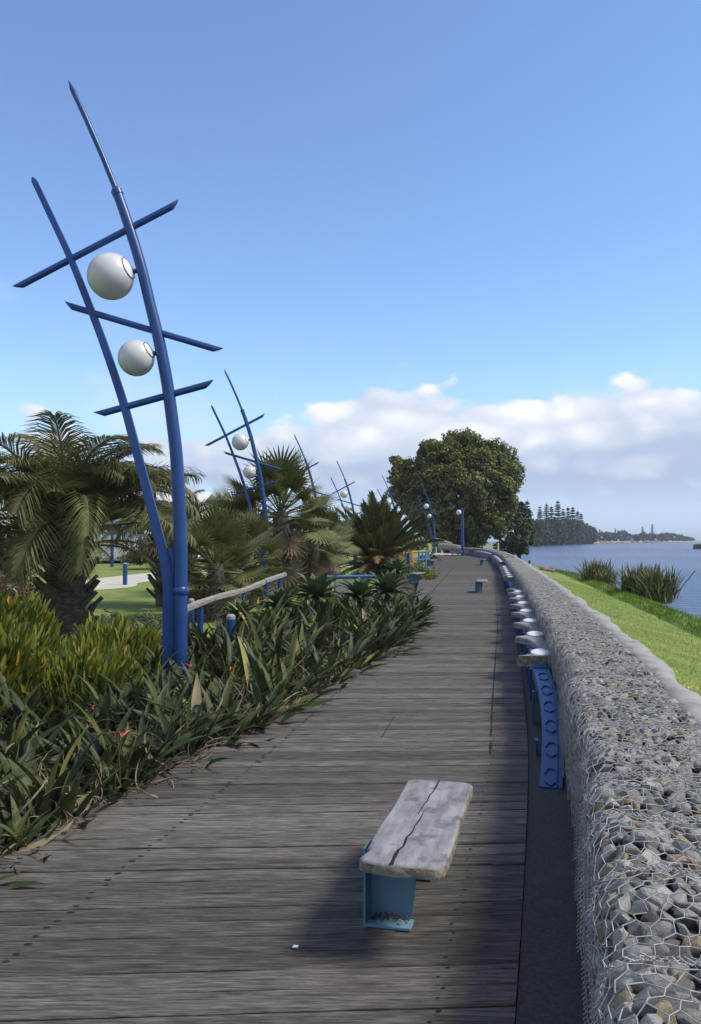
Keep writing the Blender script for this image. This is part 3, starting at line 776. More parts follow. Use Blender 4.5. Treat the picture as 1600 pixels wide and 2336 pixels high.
# ------------------------------------------------------------------ benches
def seat_mesh():
    mb = MB(); Lh = .60; W0, W1 = .178, .178; T = .046; r = random.Random(5)
    out = []
    def corner(cx, cy, rx, ry, a0, a1, n=5):
        for a_ in np.linspace(a0, a1, n): out.append((cx + rx * math.cos(a_), cy + ry * math.sin(a_)))
    corner(W1 - .05, Lh - .06, .05, .06, 0, math.pi / 2); corner(-W1 + .05, Lh - .06, .05, .06, math.pi / 2, math.pi)
    for y_ in (.35, .1, -.15, -.35): out.append((-W0 + .004 * math.sin(y_ * 9) + .003, y_))
    for x_, y_ in ((-.172, -.44), (-.155, -.475), (-.166, -.50), (-.178, -.555), (-.16, -.585), (-.09, -.598), (-.02, -.606), (.02, -.596), (.09, -.590), (.15, -.592), (.172, -.575)): out.append((x_, y_))
    for y_ in (-.45, -.2, -.05): out.append((W0 - .004 * math.cos(y_ * 20), y_))
    out += [(W0 - .009, .02), (W0 - .008, .05), (W0, .08), (W0 - .003, .3)]
    n = len(out); c = (0, 0)
    rings = []
    for ins, z in ((0, 0), (0, T - .010), (.004, T - .003), (.012, T)):
        rings.append([(x * (1 - ins / .18), y * (1 - ins / .6), z) for x, y in out])
    vs = [p for r_ in rings for p in r_]
    fs = [(k * n + j, k * n + (j + 1) % n, (k + 1) * n + (j + 1) % n, (k + 1) * n + j) for k in range(3) for j in range(n)]
    mb.add(vs, fs); mb.add(rings[0], [tuple(range(n - 1, -1, -1))]); mb.add(rings[3], [tuple(range(n))])
    me = mb.mesh('seat', [M_seat, M_endgrain], True)
    for p in me.polygons:
        if abs(p.normal.z) < .5 and p.center.z < T - .008: p.material_index = 1
    return me
def crack_mesh():
    mb = MB(); r = random.Random(9); T = .0475
    def split(pts):
        vs = []
        for x, y, w_ in pts: vs += [(x - w_, y, T), (x + w_, y, T)]
        mb.add(vs, [(2 * i, 2 * i + 1, 2 * i + 3, 2 * i + 2) for i in range(len(pts) - 1)])
    a = [(-.035, -.60, .009)]
    for k in range(1, 15): 
        t_ = k / 14; a.append((-.038 + .035 * t_ + r.uniform(-.006, .006), -.60 + .72 * t_, max(.001, .0085 * (1 - t_) ** .7 * r.uniform(.5, 1.2))))
    split(a)
    a = []
    for k in range(12):
        t_ = k / 11; a.append((-.030 + .025 * t_ + r.uniform(-.004, .004), .02 + .57 * t_, .0015 + .004 * t_ * r.uniform(.6, 1.2)))
    split(a)
    split([(-.17, -.28, .002), (-.12, -.275, .002), (-.08, -.26, .0006)])
    return mb.mesh('crack', M_crack)
def bench_leg_mesh():
    mb = MB(); h = .345; fl = .10; x0, xb, xt = -.102, .088, .122
    mb.prism([(x0, .008), (xb, .008), (xt, h), (x0, h)], .0, .010)                        # web plate
    mb.box((x0 - .005, -fl / 2 + .005, h / 2 - .001), (.010, fl + .012, h - .004))            # left flange
    mb.box(((x0 + xb) / 2 + .004, -fl / 2 - .002, .010), (xb - x0 + .012, fl - .004, .012))   # foot plate
    for bx in (-.05, .045): mb.lathe([(.011, .016), (.011, .024), (.0001, .026)], 6, (bx, -.07, 0))
    return mb.mesh('leg', M_lblue, False, .002)
SEAT, CRACK, BLEG = seat_mesh(), crack_mesh(), bench_leg_mesh()
def bench(px, py, label, rz=None, y=None, flip=1):
    p = onz(px, py, 0) if y is None else Vector((px, y, 0))
    for _ in range(3): p = onz(px, py, rise(p.y)) if y is None else p
    if rz is None:
        x_, y_, tx, ty = wpt(s_at_y(p.y)); rz = math.atan2(-float(tx), float(ty))
    root = empty('plank_bench', (p.x, p.y, rise(p.y)), rz, label, 'bench', 'low plank benches on the boardwalk')
    st = obj('seat', SEAT, root, loc=(0, 0, .3475)); obj('crack', CRACK, st)
    for q, yy_ in enumerate((-.225, .32)):
        o = obj('leg', BLEG, root, loc=(-.104 if q == 0 else -.095, yy_, .0), rot=(0, 0, 0 if q == 0 else 0))
    if flip < 0: root.scale = (-1, 1, 1)
    return root
pn = onz(912, 1975, .394); pf = onz(1007, 1779, .394)
b0 = bench((pn.x + pf.x) / 2, 0, 'weathered cracked plank bench with pale blue leg in the foreground', math.atan2(-(pf.x - pn.x), pf.y - pn.y), y=(pn.y + pf.y) / 2)
# leaf debris caught on the foot plate
mb = MB(); r = random.Random(2)
for k in range(60):
    c = Vector((r.uniform(-.195, -.02), -.25 + r.uniform(-.03, .02), .019 + r.uniform(0, .012))); M3 = Euler((r.uniform(-1, 1), r.uniform(-1, 1), r.uniform(0, 6))).to_matrix()
    mb.box(c, (r.uniform(.006, .018), r.uniform(.003, .007), .003), M=M3)
tag(mb.build('leaf_debris', M_bark, b0), kind='stuff')
bench(1100, 1351, 'low plank bench on the right of the deck, second from the camera')
bench(1103, 1289, 'third plank bench on the right of the deck, near the bend')
bench(1041, 1268, 'farthest plank bench, at the far end of the boardwalk', R(60))
bench(950, 1329, 'plank bench at the left deck edge beside the big agave plants', R(-22))
bench(986, 1291, 'plank bench at the left deck edge beside the blue railing', R(-25))

# ------------------------------------------------------------------ lamp sculptures
K0 = 10.0
LB = at(415, 1500, K0); LBX = LB.x
def lp(px, py, dy=0):
    p = at(px, py, K0); return Vector((p.x - LBX, dy, p.z - GZ))
def oblique_bar(a, b, r, n=14):
    """tube with both ends cut at a slant"""
    mb = MB(); a, b = Vector(a), Vector(b); d = (b - a).normalized(); yv = Vector((0, 1, 0)); up = d.cross(yv)
    if up.z < 0: up = -up
    vs = []
    for e, p in ((0, a), (1, b)):
        for j in range(n):
            q = 2 * math.pi * j / n; o = (yv * math.cos(q) + up * math.sin(q)) * r
            sl = math.sin(q) * r * 1.5
            vs.append(p + o + d * sl * (1 if e == 1 else -1))
    mb.add(vs, [(j, (j + 1) % n, n + (j + 1) % n, n + j) for j in range(n)] + [tuple(range(n - 1, -1, -1)), tuple(range(n, 2 * n))]); return mb
def smooth_path(px, n=8): 
    P = [lp(*p) for p in px]; c = catmull([tuple(p) for p in P], n); return [Vector(q) for q in c]
lamp_me = {}
def lamp_meshes():
    D = {}
    top = [(412, 1348), (412, 1232), (404, 1056), (393, 955), (380, 863), (362, 772), (344, 699), (322, 607), (293, 512), (268, 440)]
    P = smooth_path(top); k = len(P); rr = [.085 - .022 * (i / (k - 1)) for i in range(k)]
    mb = MB(); base = [Vector((P[0].x, 0, 0 - .1)), Vector((P[0].x, 0, P[0].z * .5)), P[0]]
    mb.tube(base, .088, 20); D['lower_post'] = mb.mesh('lower_post', M_blue, True)
    mb = MB(); mb.tube(P, rr, 20); 
    D['main_pole'] = mb.mesh('main_pole', M_blue, True)
    mb = MB(); c = P[0]; mb.lathe([(.087, -.05), (.100, -.035), (.102, .0), (.100, .03), (.086, .05)], 24, c); D['joint_ring'] = mb.mesh('joint_ring', M_blue, True)
    a, b = lp(268, 440), lp(157, 184); d = (b - a).normalized()
    mb = MB(); mb.tube([a - d * .03, a + d * .03, a + d * .075], [.070, .072, .036], 18); D['collar'] = mb.mesh('collar', M_blue, True)
    mid_ = lp(216, 308)
    mb = MB(); mb.tube([a, (a * 2 + b) / 3 + Vector((.012, 0, .006)), (a + 2 * b) / 3 + Vector((.010, 0, .005)), b - d * .12, b], [.037, .036, .035, .034, .004], 12)
    D['spike'] = mb.mesh('spike', M_blue, True)
    sec = [(385, 1500), (385, 1400), (384, 1330), (375, 1270), (360, 1212), (337, 1122), (310, 1021), (281, 915), (241, 795), (205, 699), (161, 589), (110, 479), (75, 405)]
    P = smooth_path(sec); k = len(P); mb = MB(); vs = []
    P.insert(0, Vector((P[0].x, 0, -.1))); k += 1
    for i, p in enumerate(P):
        t_ = (P[min(i + 1, k - 1)] - P[max(i - 1, 0)]).normalized(); nx = Vector((t_.z, 0, -t_.x))
        f = i / (k - 1); hw = .068 - .036 * f; hy = .055 - .02 * f
        if i == k - 1: hw, hy = .006, .03
        vs += [p - nx * hw - Vector((0, hy, 0)), p + nx * hw - Vector((0, hy * .75, 0)), p + nx * hw + Vector((0, hy, 0)), p - nx * hw + Vector((0, hy, 0))]
    mb.add(vs, [(4 * i + j, 4 * i + (j + 1) % 4, 4 * i + 4 + (j + 1) % 4, 4 * i + 4 + j) for i in range(k - 1) for j in range(4)] + [(3, 2, 1, 0), tuple(4 * (k - 1) + j for j in range(4))])
    D['side_pole'] = mb.mesh('side_pole', M_blue, False, .006)
    mb = MB(); q = [lp(384, 1510), lp(404, 1510), lp(404, 1250), lp(368, 1250)]
    mb.prism([(p.x, p.z) for p in q], -.012, .012); D['gusset'] = mb.mesh('gusset', M_blue)
    D['crossbar'] = [oblique_bar(lp(42, 654), lp(400, 467), .042).mesh('crossbar', M_blue, True), oblique_bar(lp(156, 697), lp(497, 798), .040).mesh('crossbar', M_blue, True),
                     oblique_bar(lp(226, 945), lp(478, 876), .042).mesh('crossbar', M_blue, True)]
    D['globe'] = []
    for (cx, cy, dia, ax_, ay_) in ((253, 631, 106, 300, 625), (311, 817, 83, 350, 806)):
        c = lp(cx, cy); rr_ = dia / 2 * K0 / F_PX
        prof = [(max(rr_ * math.sin(t_), 1e-4), rr_ * math.cos(t_)) for t_ in np.linspace(.0, math.pi, 22)]
        g1 = MB().lathe(prof, 32, c).mesh('globe', M_globe, True)
        dv = (lp(ax_, ay_) - c).normalized(); dv = (dv + Vector((0, -.22, .25))).normalized()
        Mx = dv.to_track_quat('Z', 'Y').to_matrix()
        pl = MB().lathe([(1e-4, rr_ * 1.012)] + [(rr_ * 1.012 * math.sin(t_), rr_ * 1.012 * math.cos(t_)) for t_ in np.linspace(.06, .47, 6)] + [(rr_ * .98 * math.sin(.48), rr_ * .98 * math.cos(.48))], 24, c, Mx).mesh('cover_plate', M_white, True)
        rm = MB(); rm.tube([c + Mx @ Vector((rr_ * 1.008 * math.sin(.485) * math.cos(a_), rr_ * 1.008 * math.sin(.485) * math.sin(a_), rr_ * 1.008 * math.cos(.485))) for a_ in np.linspace(0, 2 * math.pi, 25)], .006, 5, False)
        rim = rm.mesh('plate_rim', mat('dark_seal', (.05, .05, .05), .6), True)
        D['globe'].append((g1, pl, rim))
    mb = MB()
    for (x1, y1, x2, y2) in ((297, 622, 318, 616), (345, 808, 368, 803)): mb.tube([lp(x1, y1, .0), lp(x2, y2, .0)], .030, 10)
    D['bracket'] = mb.mesh('bracket', M_blue, True)
    return D
LD = lamp_meshes()
def lamp(loc, label):
    root = empty('lamp_sculpture', loc, 0, label, 'street lamp', 'blue mast lamps along the boardwalk')
    for k in ('lower_post', 'main_pole', 'joint_ring', 'collar', 'spike', 'side_pole', 'gusset', 'bracket'): obj(k, LD[k], root)
    for m in LD['crossbar']: obj('crossbar', m, root)
    for g1, p1, rim in LD['globe']:
        o = obj('globe', g1, root); obj('cover_plate', p1, o); obj('plate_rim', rim, o)
    return root
lamp((LBX, K0, GZ), 'tall blue lamp mast nearest the camera, with two white globes and three crossbars')
tipl = lp(157, 184)
ZT_ = tipl.z + GZ
for (tx_, ty_, lab, dz) in ((512, 842, 'second blue lamp mast, with both globes showing above the palms', .05), (671, 990, 'third blue lamp mast, rising behind the fan palms', .08), (768, 1050, 'fourth blue lamp mast, left of the date palm top', .1),
                        (872, 1084, 'fifth blue lamp mast, its spike just above the date palm', .15), (961, 1102, 'farthest blue lamp mast, in front of the big round tree', .35)):
    d = ray(tx_, ty_); tt = (ZT_ + dz - EYE) / d.z; p = Vector((0, 0, EYE)) + d * tt
    lamp((p.x - tipl.x, p.y, GZ + dz), lab)
# straight lamp post on the bend
p = onz(1056, 1268, .2); root = empty('lamp_post', (p.x, p.y, .2), 0, 'straight blue lamp post with one small globe on the far bend', 'street lamp')
MB().tube([(0, 0, -.1), (0, 0, 1.9), (0, 0, 4.6)], [.16, .14, .09], 12).build('pole', M_blue, root, True)
MB().tube([(0, 0, 4.5), (-.15, 0, 4.62), (-.32, 0, 4.5)], .04, 8).build('arm', M_blue, root, True)
MB().lathe([(max(.26 * math.sin(t_), 1e-4), .26 * math.cos(t_)) for t_ in np.linspace(0, math.pi, 14)], 18, (-.36, 0, 4.2)).build('globe', M_globe, root, True)

# ------------------------------------------------------------------ plants
def blade(length, width, segs=5, droop=.3, fold=.25, petiole=0, pw=.012, tipk=1.0):
    """lance leaf along +Z that bends towards +X; returns V, F(quads)"""
    V = []; F = []; pos = np.array([0., 0, 0]); ang = 0.0; tot = length + petiole; n = segs + (2 if petiole else 0)
    st = []
    if petiole: st += [(petiole * .5, pw), (petiole * .5, pw)]
    for k in range(segs): st.append((length / segs, None))
    ws = [pw if petiole else width * .35]
    if petiole: ws += [pw, pw * 1.1]
    for k in range(1, segs + 1):
        t_ = k / segs; ws.append(max(width * math.sin(min(t_ ** .75 * 1.02, 1) * math.pi) ** .8 if petiole else width * (1 - t_ ** 2.2) * (.75 + .6 * t_), .0015))
    P = [pos.copy()]; A = [0]
    run = 0
    for ln, _ in st:
        run += ln; ang = droop * (run / tot) ** 1.6; pos = pos + np.array([math.sin(ang) * ln, 0, math.cos(ang) * ln]); P.append(pos.copy()); A.append(ang)
    for p, a_, w_ in zip(P, A, ws):
        nrm = np.array([-math.cos(a_), 0, math.sin(a_)])     # upper side
        V += [p + np.array([0, -w_ / 2, 0]) + nrm * fold * w_, p, p + np.array([0, w_ / 2, 0]) + nrm * fold * w_]
    for k in range(len(P) - 1):
        b = 3 * k; F += [(b, b + 1, b + 4, b + 3), (b + 1, b + 2, b + 5, b + 4)]
    return np.array(V), np.array(F)
def rotm(yaw, tilt, roll=0): return np.array(Matrix.Rotation(yaw, 3, 'Z') @ Matrix.Rotation(tilt, 3, 'Y') @ Matrix.Rotation(roll, 3, 'Z'))
LEAF = [blade(.34, .066, 6, .45, .22, .20, .010), blade(.29, .076, 6, .8, .2, .24, .010), blade(.42, .062, 6, .35, .25, .16, .010), blade(.28, .064, 6, 1.25, .2, .28, .009), blade(.38, .052, 6, .65, .3, .28, .009),
        blade(.55, .022, 6, 1.3, .3), blade(.46, .018, 5, 1.8, .3), blade(.6, .030, 6, .8, .3)]
leaf_me = [[mesh_np('leaf', v, [f], m, smooth=True) for v, f in LEAF] for m in (M_str, M_str2, M_dry, M_ylw)]
flowerV = blade(.10, .022, 4, .5, .4)
def clump_specs(r, n, lean=(.25, 0)):
    out = []
    for k in range(n):
        yaw = r.gauss(.25, 1.5); tilt = abs(r.gauss(.72, .36)); li = r.choice([0, 0, 1, 1, 2, 2, 3, 4, 4, 5, 5, 6, 6, 7, 7])
        m = r.choices([0, 1, 2, 3], [.66, .27, .05, .02])[0]
        if li >= 5: m = r.choices([0, 1, 2], [.38, .37, .25])[0]; tilt += .3
        out.append((li, m, rotm(yaw, tilt, r.uniform(-.6, .6)), r.uniform(.75, 1.25), (r.uniform(-.08, .08), r.uniform(-.08, .08), 0)))
    return out
def clump_join(name, specs):
    P = np.array([s_[4] for s_ in specs], float); RMx = np.array([s_[2] for s_ in specs]); S = np.array([s_[3] for s_ in specs]); idx = np.array([s_[0] for s_ in specs]); mm = np.array([s_[1] for s_ in specs])
    # bases have different face counts but all are quads
    V, Fs, inst = scatter(LEAF, idx, P, RMx, S)
    return mesh_np(name, V, Fs, [M_str, M_str2, M_dry, M_ylw], mi=mm[inst], smooth=True)
rr = random.Random(21)
clump_me = [clump_join('foliage', clump_specs(rr, 56)) for _ in range(7)]
spots = []
# rows of plants measured from the left deck edge
y = 3.35
while y < 21:
    dep = np.interp(y, [3, 5, 8, 12, 20], [1.6, 2.0, 2.3, 2.9, 2.6]); n = .02
    while n < dep:
        yj = y + rr.uniform(-.16, .16); nj = n + rr.uniform(-.12, .12)
        spots.append((dlx(yj) - nj - (.04 if yj < 10 else -.06), yj, nj)); n += .36
    y += .36 if y < 9 else .46
lampx = LBX
def keep(x, y): return not (abs(x - lampx) < .28 and abs(y - K0) < .3)
spots = [s_ for s_ in spots if keep(s_[0], s_[1])]
spots.sort(key=lambda s_: s_[1] + .3 * s_[2])
spots = spots[:292]
for px_, Y_ in ((505, 10.5), (530, 10.3), (548, 10.8), (470, 10.6), (445, 10.8), (570, 11.0)): spots.append((at(px_, 1233, Y_).x, Y_, 1.6))
GRP = 'strap leaved plants massed in the bed along the left deck edge'
near_n = 24
for k, (x, y, nj) in enumerate(spots):
    sc = rr.uniform(.8, 1.15) * np.interp(y, [3, 6, 10, 12, 20], [.85, 1.02, 1.1, 1.25, 1.25]); rz = rr.uniform(0, 6.28); lean = Euler((rr.gauss(0, .10), rr.gauss(.16, .14), 0))
    zone = 'at the near left, between deck corner and yellow green shrubs' if y < 6.2 else 'in front of the yellow green shrubs' if (y < 9.2 and nj > 1.1) else 'on the deck edge before the nearest lamp' if y < 9.2 else 'around the foot of the nearest lamp' if y < 11.5 else 'on the deck edge beyond the nearest lamp' if nj < 1.0 and y < 15 else 'below the timber handrail' if y < 15 else 'by the agaves at the far end of the bed'
    root = empty('strap_leaf_plant', (x, y, GZ + .05), 0, 'dark green strap-leaved plant ' + zone, 'plant', 'strap-leaved plants ' + zone)
    if k < near_n:
        tag(root, 'broad-leaved green plant at the near left end of the bed, by the deck corner', group='nearest plants of the left bed')
        Ml = np.array(lean.to_matrix())
        for li, m, Rx, s_, off in clump_specs(rr, 13):
            o = bpy.data.objects.new('leaf', leaf_me[m][li]); o.location = off; o.rotation_euler = Matrix(Ml @ Rx).to_euler(); o.scale = (s_ * sc,) * 3; link(o, root)
        me = clump_me[k % 7]; o = obj('under_leaves', me, root, rot=(lean.x, lean.y, rz), sc=sc * .8)
    else:
        obj('foliage', clump_me[rr.randrange(7)], root, rot=(lean.x, lean.y, rz), sc=sc)
# red flower stalks in the bed
for k in range(26):
    x, y, nj = spots[rr.randrange(10, len(spots))]
    root = empty('flower_stalk', (x + rr.uniform(-.1, .1), y, GZ + .05), rr.uniform(0, 6), 'thin stalk with a small red flower among the strap leaves', 'flower', 'red flowers dotted through the bed')
    h = rr.uniform(.45, .72); MB().tube([(0, 0, 0), (.03, 0, h * .6), (.08, 0, h)], .006, 5).build('stem', M_str2, root)
    V, Fq, _ = scatter([flowerV], np.zeros(3, int), np.array([[.08, 0, h]] * 3), np.array([rotm(a_, .9) for a_ in (0, 1.2, -1.1)]), np.array([1, .8, .7])); obj('bract', mesh_np('bract', V, Fq, M_red), root)
# litter and pale dead bits along the deck edge
V_, F_ = LEAF[5]; n = 520
ly = np.clip(nrg.gamma(2.2, 3.2, n) + 3.4, 3.5, 19); ln_ = np.abs(nrg.normal(0, .13, n))
P = np.array([[dlx(a_) + b_ - .06, a_, .016] for a_, b_ in zip(ly, ln_)])
P[:, 2] = np.where(P[:, 0] < [dlx(a_) for a_ in ly], -.05, .016)
RMx = np.array([rotm(rr.uniform(0, 6.28), 1.45 + rr.uniform(-.15, .1), rr.uniform(0, 6)) for _ in range(n)])
V, Fs, inst = scatter([LEAF[5], LEAF[6], LEAF[3]], nrg.choice(3, n, p=[.5, .42, .08]), P, RMx, nrg.uniform(.15, .55, n)); V[:, 2] = np.maximum(V[:, 2], np.where(P[inst[0], 2] > 0, .006, -1))
tag(obj('leaf_litter', mesh_np('leaf_litter', V, Fs, [M_dry, M_litter, M_str2], mi=nrg.choice(3, len(P), p=[.5, .35, .15])[inst])), 'dry leaf litter scattered along the left edge of the deck', 'litter', kind='stuff')
for (px, py, m, li, s_, lab) in ((378, 1806, M_orange, 3, .25, 'single orange dead leaf lying on the deck by the bed'), (545, 1732, M_str, 4, .45, 'long green leaf fallen across the deck boards')):
    p = onz(px, py, .02); o = obj('fallen_leaf', mesh_np('fallen_leaf', LEAF[li][0], [LEAF[li][1]], m), loc=p, rot=(0, R(88), rr.uniform(-.3, .3)), sc=s_); tag(o, lab, 'leaf')
p = onz(674, 2160, .008); o = MB().slab([(-.012, -.008), (.010, -.011), (.014, .006), (-.006, .010)], 0, .004).build('white_scrap', M_white, loc=p); tag(o, 'tiny white scrap lying on the boards left of the near bench', 'litter')

# dry strands tangled through the front of the bed
n = 1100; ly = 3.4 + 15.5 * nrg.beta(1.3, 1.9, n); nn2 = np.abs(nrg.normal(.25, .55, n)); gz = nrg.uniform(.0, .32, n)
P = np.array([[dlx(a_) - b_, a_, GZ + .08 + c_] for a_, b_, c_ in zip(ly, nn2, gz)])
RMx = np.array([rotm(rr.gauss(.2, 1.6), abs(rr.gauss(.95, .4)), rr.uniform(0, 6)) for _ in range(n)])
V, Fs, inst = scatter([LEAF[5], LEAF[6]], nrg.choice(2, n), P, RMx, nrg.uniform(.35, .9, n))
tag(obj('dry_strands', mesh_np('dry_strands', V, Fs, [M_dry, M_litter, M_str2, M_deadp], mi=nrg.choice(4, n, p=[.34, .2, .26, .2])[inst])), 'tangle of thin dry leaf strands through the front of the bed', 'dry leaves', kind='stuff')
# agave rosettes
AG = [blade(.46, .17, 6, .45, .2), blade(.42, .16, 6, .8, .2), blade(.34, .13, 5, .2, .25)]
for a_ in AG:
    pass
ag_me = [mesh_np('leaf', v, [f], M_agave, smooth=True) for v, f in AG]
def agave(x, y, z, sc, label, n=34):
    root = empty('agave_plant', (x, y, z), rr.uniform(0, 6), label, 'plant', 'pale green agave rosettes in the bed')
    MB().tube([(0, 0, -.6), (.02, 0, -.2), (0, 0, .08)], [.05, .05, .04], 8).build('stem', M_bark, root)
    for k in range(n):
        t_ = k / n; o = bpy.data.objects.new('leaf', ag_me[2 if t_ > .75 else (1 if t_ < .35 else 0)]); o.rotation_euler = Matrix(rotm(k * 2.4, 1.35 * (1 - t_) ** .8 + .05)).to_euler(); o.scale = (sc * 1.4 * rr.uniform(.85, 1.1),) * 3; o.location = (0, 0, .04 * t_); link(o, root)
for (px, py, Y, sc, lab) in ((725, 1352, 15.5, 1.0, 'large agave rosette standing left of the pale boulder bench'), (885, 1342, 16.5, .95, 'large agave rosette leaning over the deck edge near the left bench'), (820, 1352, 17.5, .9, 'agave rosette between the two larger ones at the end of the bed'),
                             (640, 1372, 15.0, .8, 'small agave rosette below the timber handrail'), (548, 1400, 13.6, .75, 'small agave rosette behind the blue bollard'), (340, 1445, 11.8, .55, 'small agave rosette left of the nearest lamp foot'), (905, 1300, 22, .9, 'bright green agave tuft by the blue railing')):
    p = at(px, py, Y); agave(p.x, p.y, p.z - .12, sc, lab)

# yellow green shrubs on the far left
SPK = [blade(.15, .048, 4, .2, .25), blade(.12, .044, 4, .35, .25), blade(.18, .044, 4, .1, .25)]
def spike_shrub(cx, cy, rx, ry, h, n, label, seed):
    g_ = np.random.default_rng(seed); root = empty('spiky_shrub', (cx, cy, GZ), 0, label, 'shrub', 'yellow green shrubs at the left of the bed')
    th = g_.uniform(0, 6.283, n); rad = np.sqrt(g_.uniform(0, 1, n)); lump = .82 + .18 * np.sin(th * 3 + seed) * np.sin(rad * 7)
    ztop = h * np.sqrt(np.clip(1 - rad ** 2 * .92, .02, 1)) * lump; lay = g_.beta(4, 1, n)
    P = np.stack([rx * rad * np.cos(th), ry * rad * np.sin(th), ztop * (.35 + .65 * lay)], -1)
    zd = np.stack([.55 * rad * np.cos(th), .55 * rad * np.sin(th), np.ones(n)], -1) + g_.normal(0, .16, (n, 3)); RMx = basis_from(zd, g_.uniform(0, 6.28, n))
    V, Fs, inst = scatter(SPK, g_.integers(0, 3, n), P, RMx, g_.uniform(.7, 1.25, n))
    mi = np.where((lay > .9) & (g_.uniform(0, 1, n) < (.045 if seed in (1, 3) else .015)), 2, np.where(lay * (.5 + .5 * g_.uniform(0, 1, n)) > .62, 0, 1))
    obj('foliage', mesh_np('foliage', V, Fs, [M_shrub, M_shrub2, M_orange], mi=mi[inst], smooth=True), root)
    mb = MB()
    for k in range(9):
        a_ = k * .7; mb.tube([(.1 * math.cos(a_), .1 * math.sin(a_), -.05), (rx * .45 * math.cos(a_), ry * .45 * math.sin(a_), h * .55)], [.02, .008], 5)
    mb.build('stems', M_bark, root)
spike_shrub(-3.95, 8.6, .95, 1.0, 1.2, 3200, 'yellow green upright-leaved shrub at the left frame edge', 1)
spike_shrub(-2.95, 8.9, .75, .9, .86, 2000, 'yellow green shrub left of the nearest lamp foot', 2)
spike_shrub(-4.7, 10.2, 1.1, 1.1, 1.55, 2900, 'taller yellow green shrub with orange tips behind the left ones', 3)
spike_shrub(-3.2, 10.9, .8, .8, .92, 1500, 'yellow green shrub in front of the feather palm trunk', 4)

# generic leafy mass
QUAD = (np.array([[-.5, 0, 0], [0, -.28, .06], [.5, 0, 0], [0, .28, .06]]), np.array([[0, 1, 2, 3]]))
def leaf_mass(name, parent, centers, radii, per, size, mats, probs, seed, flat=.75, world=False, shell=.55):
    g_ = np.random.default_rng(seed); P = []; Nd = []
    for c, r_ in zip(centers, radii):
        m = max(6, int(per)); d = g_.normal(0, 1, (m, 3)); d /= np.linalg.norm(d, axis=1, keepdims=True); q = g_.uniform(shell, 1.05, m)[:, None]
        P.append(np.array(c) + d * q * np.array([r_, r_, r_ * flat])); Nd.append(d + g_.normal(0, .45, (m, 3)) + np.array([0, 0, .5]))
    P = np.concatenate(P); Nd = np.concatenate(Nd); n = len(P)
    V, Fs, inst = scatter([QUAD], np.zeros(n, int), P, basis_from(Nd, g_.uniform(0, 6.28, n)), g_.uniform(.6, 1.3, n) * size)
    # whole clumps share a tone
    cl = np.repeat(np.arange(len(centers)), [max(6, int(per))] * len(centers)); tone = g_.choice(len(mats), len(centers), p=probs)
    return obj(name, mesh_np(name, V, Fs, mats, mi=tone[cl][inst]), parent, world)
def shrub(name, loc, rx, h, n, size, mats, probs, label, seed, cat='shrub', group=None, ry=None):
    g_ = random.Random(seed); root = empty(name, loc, 0, label, cat, group); C = []; RR = []; ry = ry or rx
    for k in range(n):
        a_ = g_.uniform(0, 6.28); q = math.sqrt(g_.random()); C.append((rx * q * math.cos(a_), ry * q * math.sin(a_), h * (.15 + .7 * math.sqrt(max(0, 1 - q * q * .9)) * g_.uniform(.45, 1.05)))); RR.append(g_.uniform(.16, .30) * min(rx, h) * 1.2)
    leaf_mass('foliage', root, C, RR, 46, size, mats, probs, seed)
    mb = MB()
    for k in range(6):
        a_ = k * 1.05; mb.tube([(.06 * math.cos(a_), .06 * math.sin(a_), -.1), (rx * .5 * math.cos(a_), ry * .5 * math.sin(a_), h * .6)], [.05 * h / 2 + .01, .01], 5)
    mb.build('stems', M_trunk, root); return root
p = onz(45, 1400, GZ); shrub('twiggy_shrub', (-8.6, 20.0, GZ), 1.3, 1.25, 34, .13, [M_brownsh, M_deadp], [.75, .25], 'dry red brown shrub under the feather palm at the left edge', 5)
p = onz(300, 1440, GZ); shrub('grey_shrub', (-4.3, 15.2, GZ), .9, .72, 30, .07, [M_greysh, M_hedge], [.75, .25], 'low grey green shrub between feather palm and nearest lamp', 6)
shrub('grey_shrub', (-7.2, 16.0, GZ), 1.0, .7, 24, .08, [M_greysh, M_hedge], [.5, .5], 'low dull green shrub at the foot of the feather palm', 7)

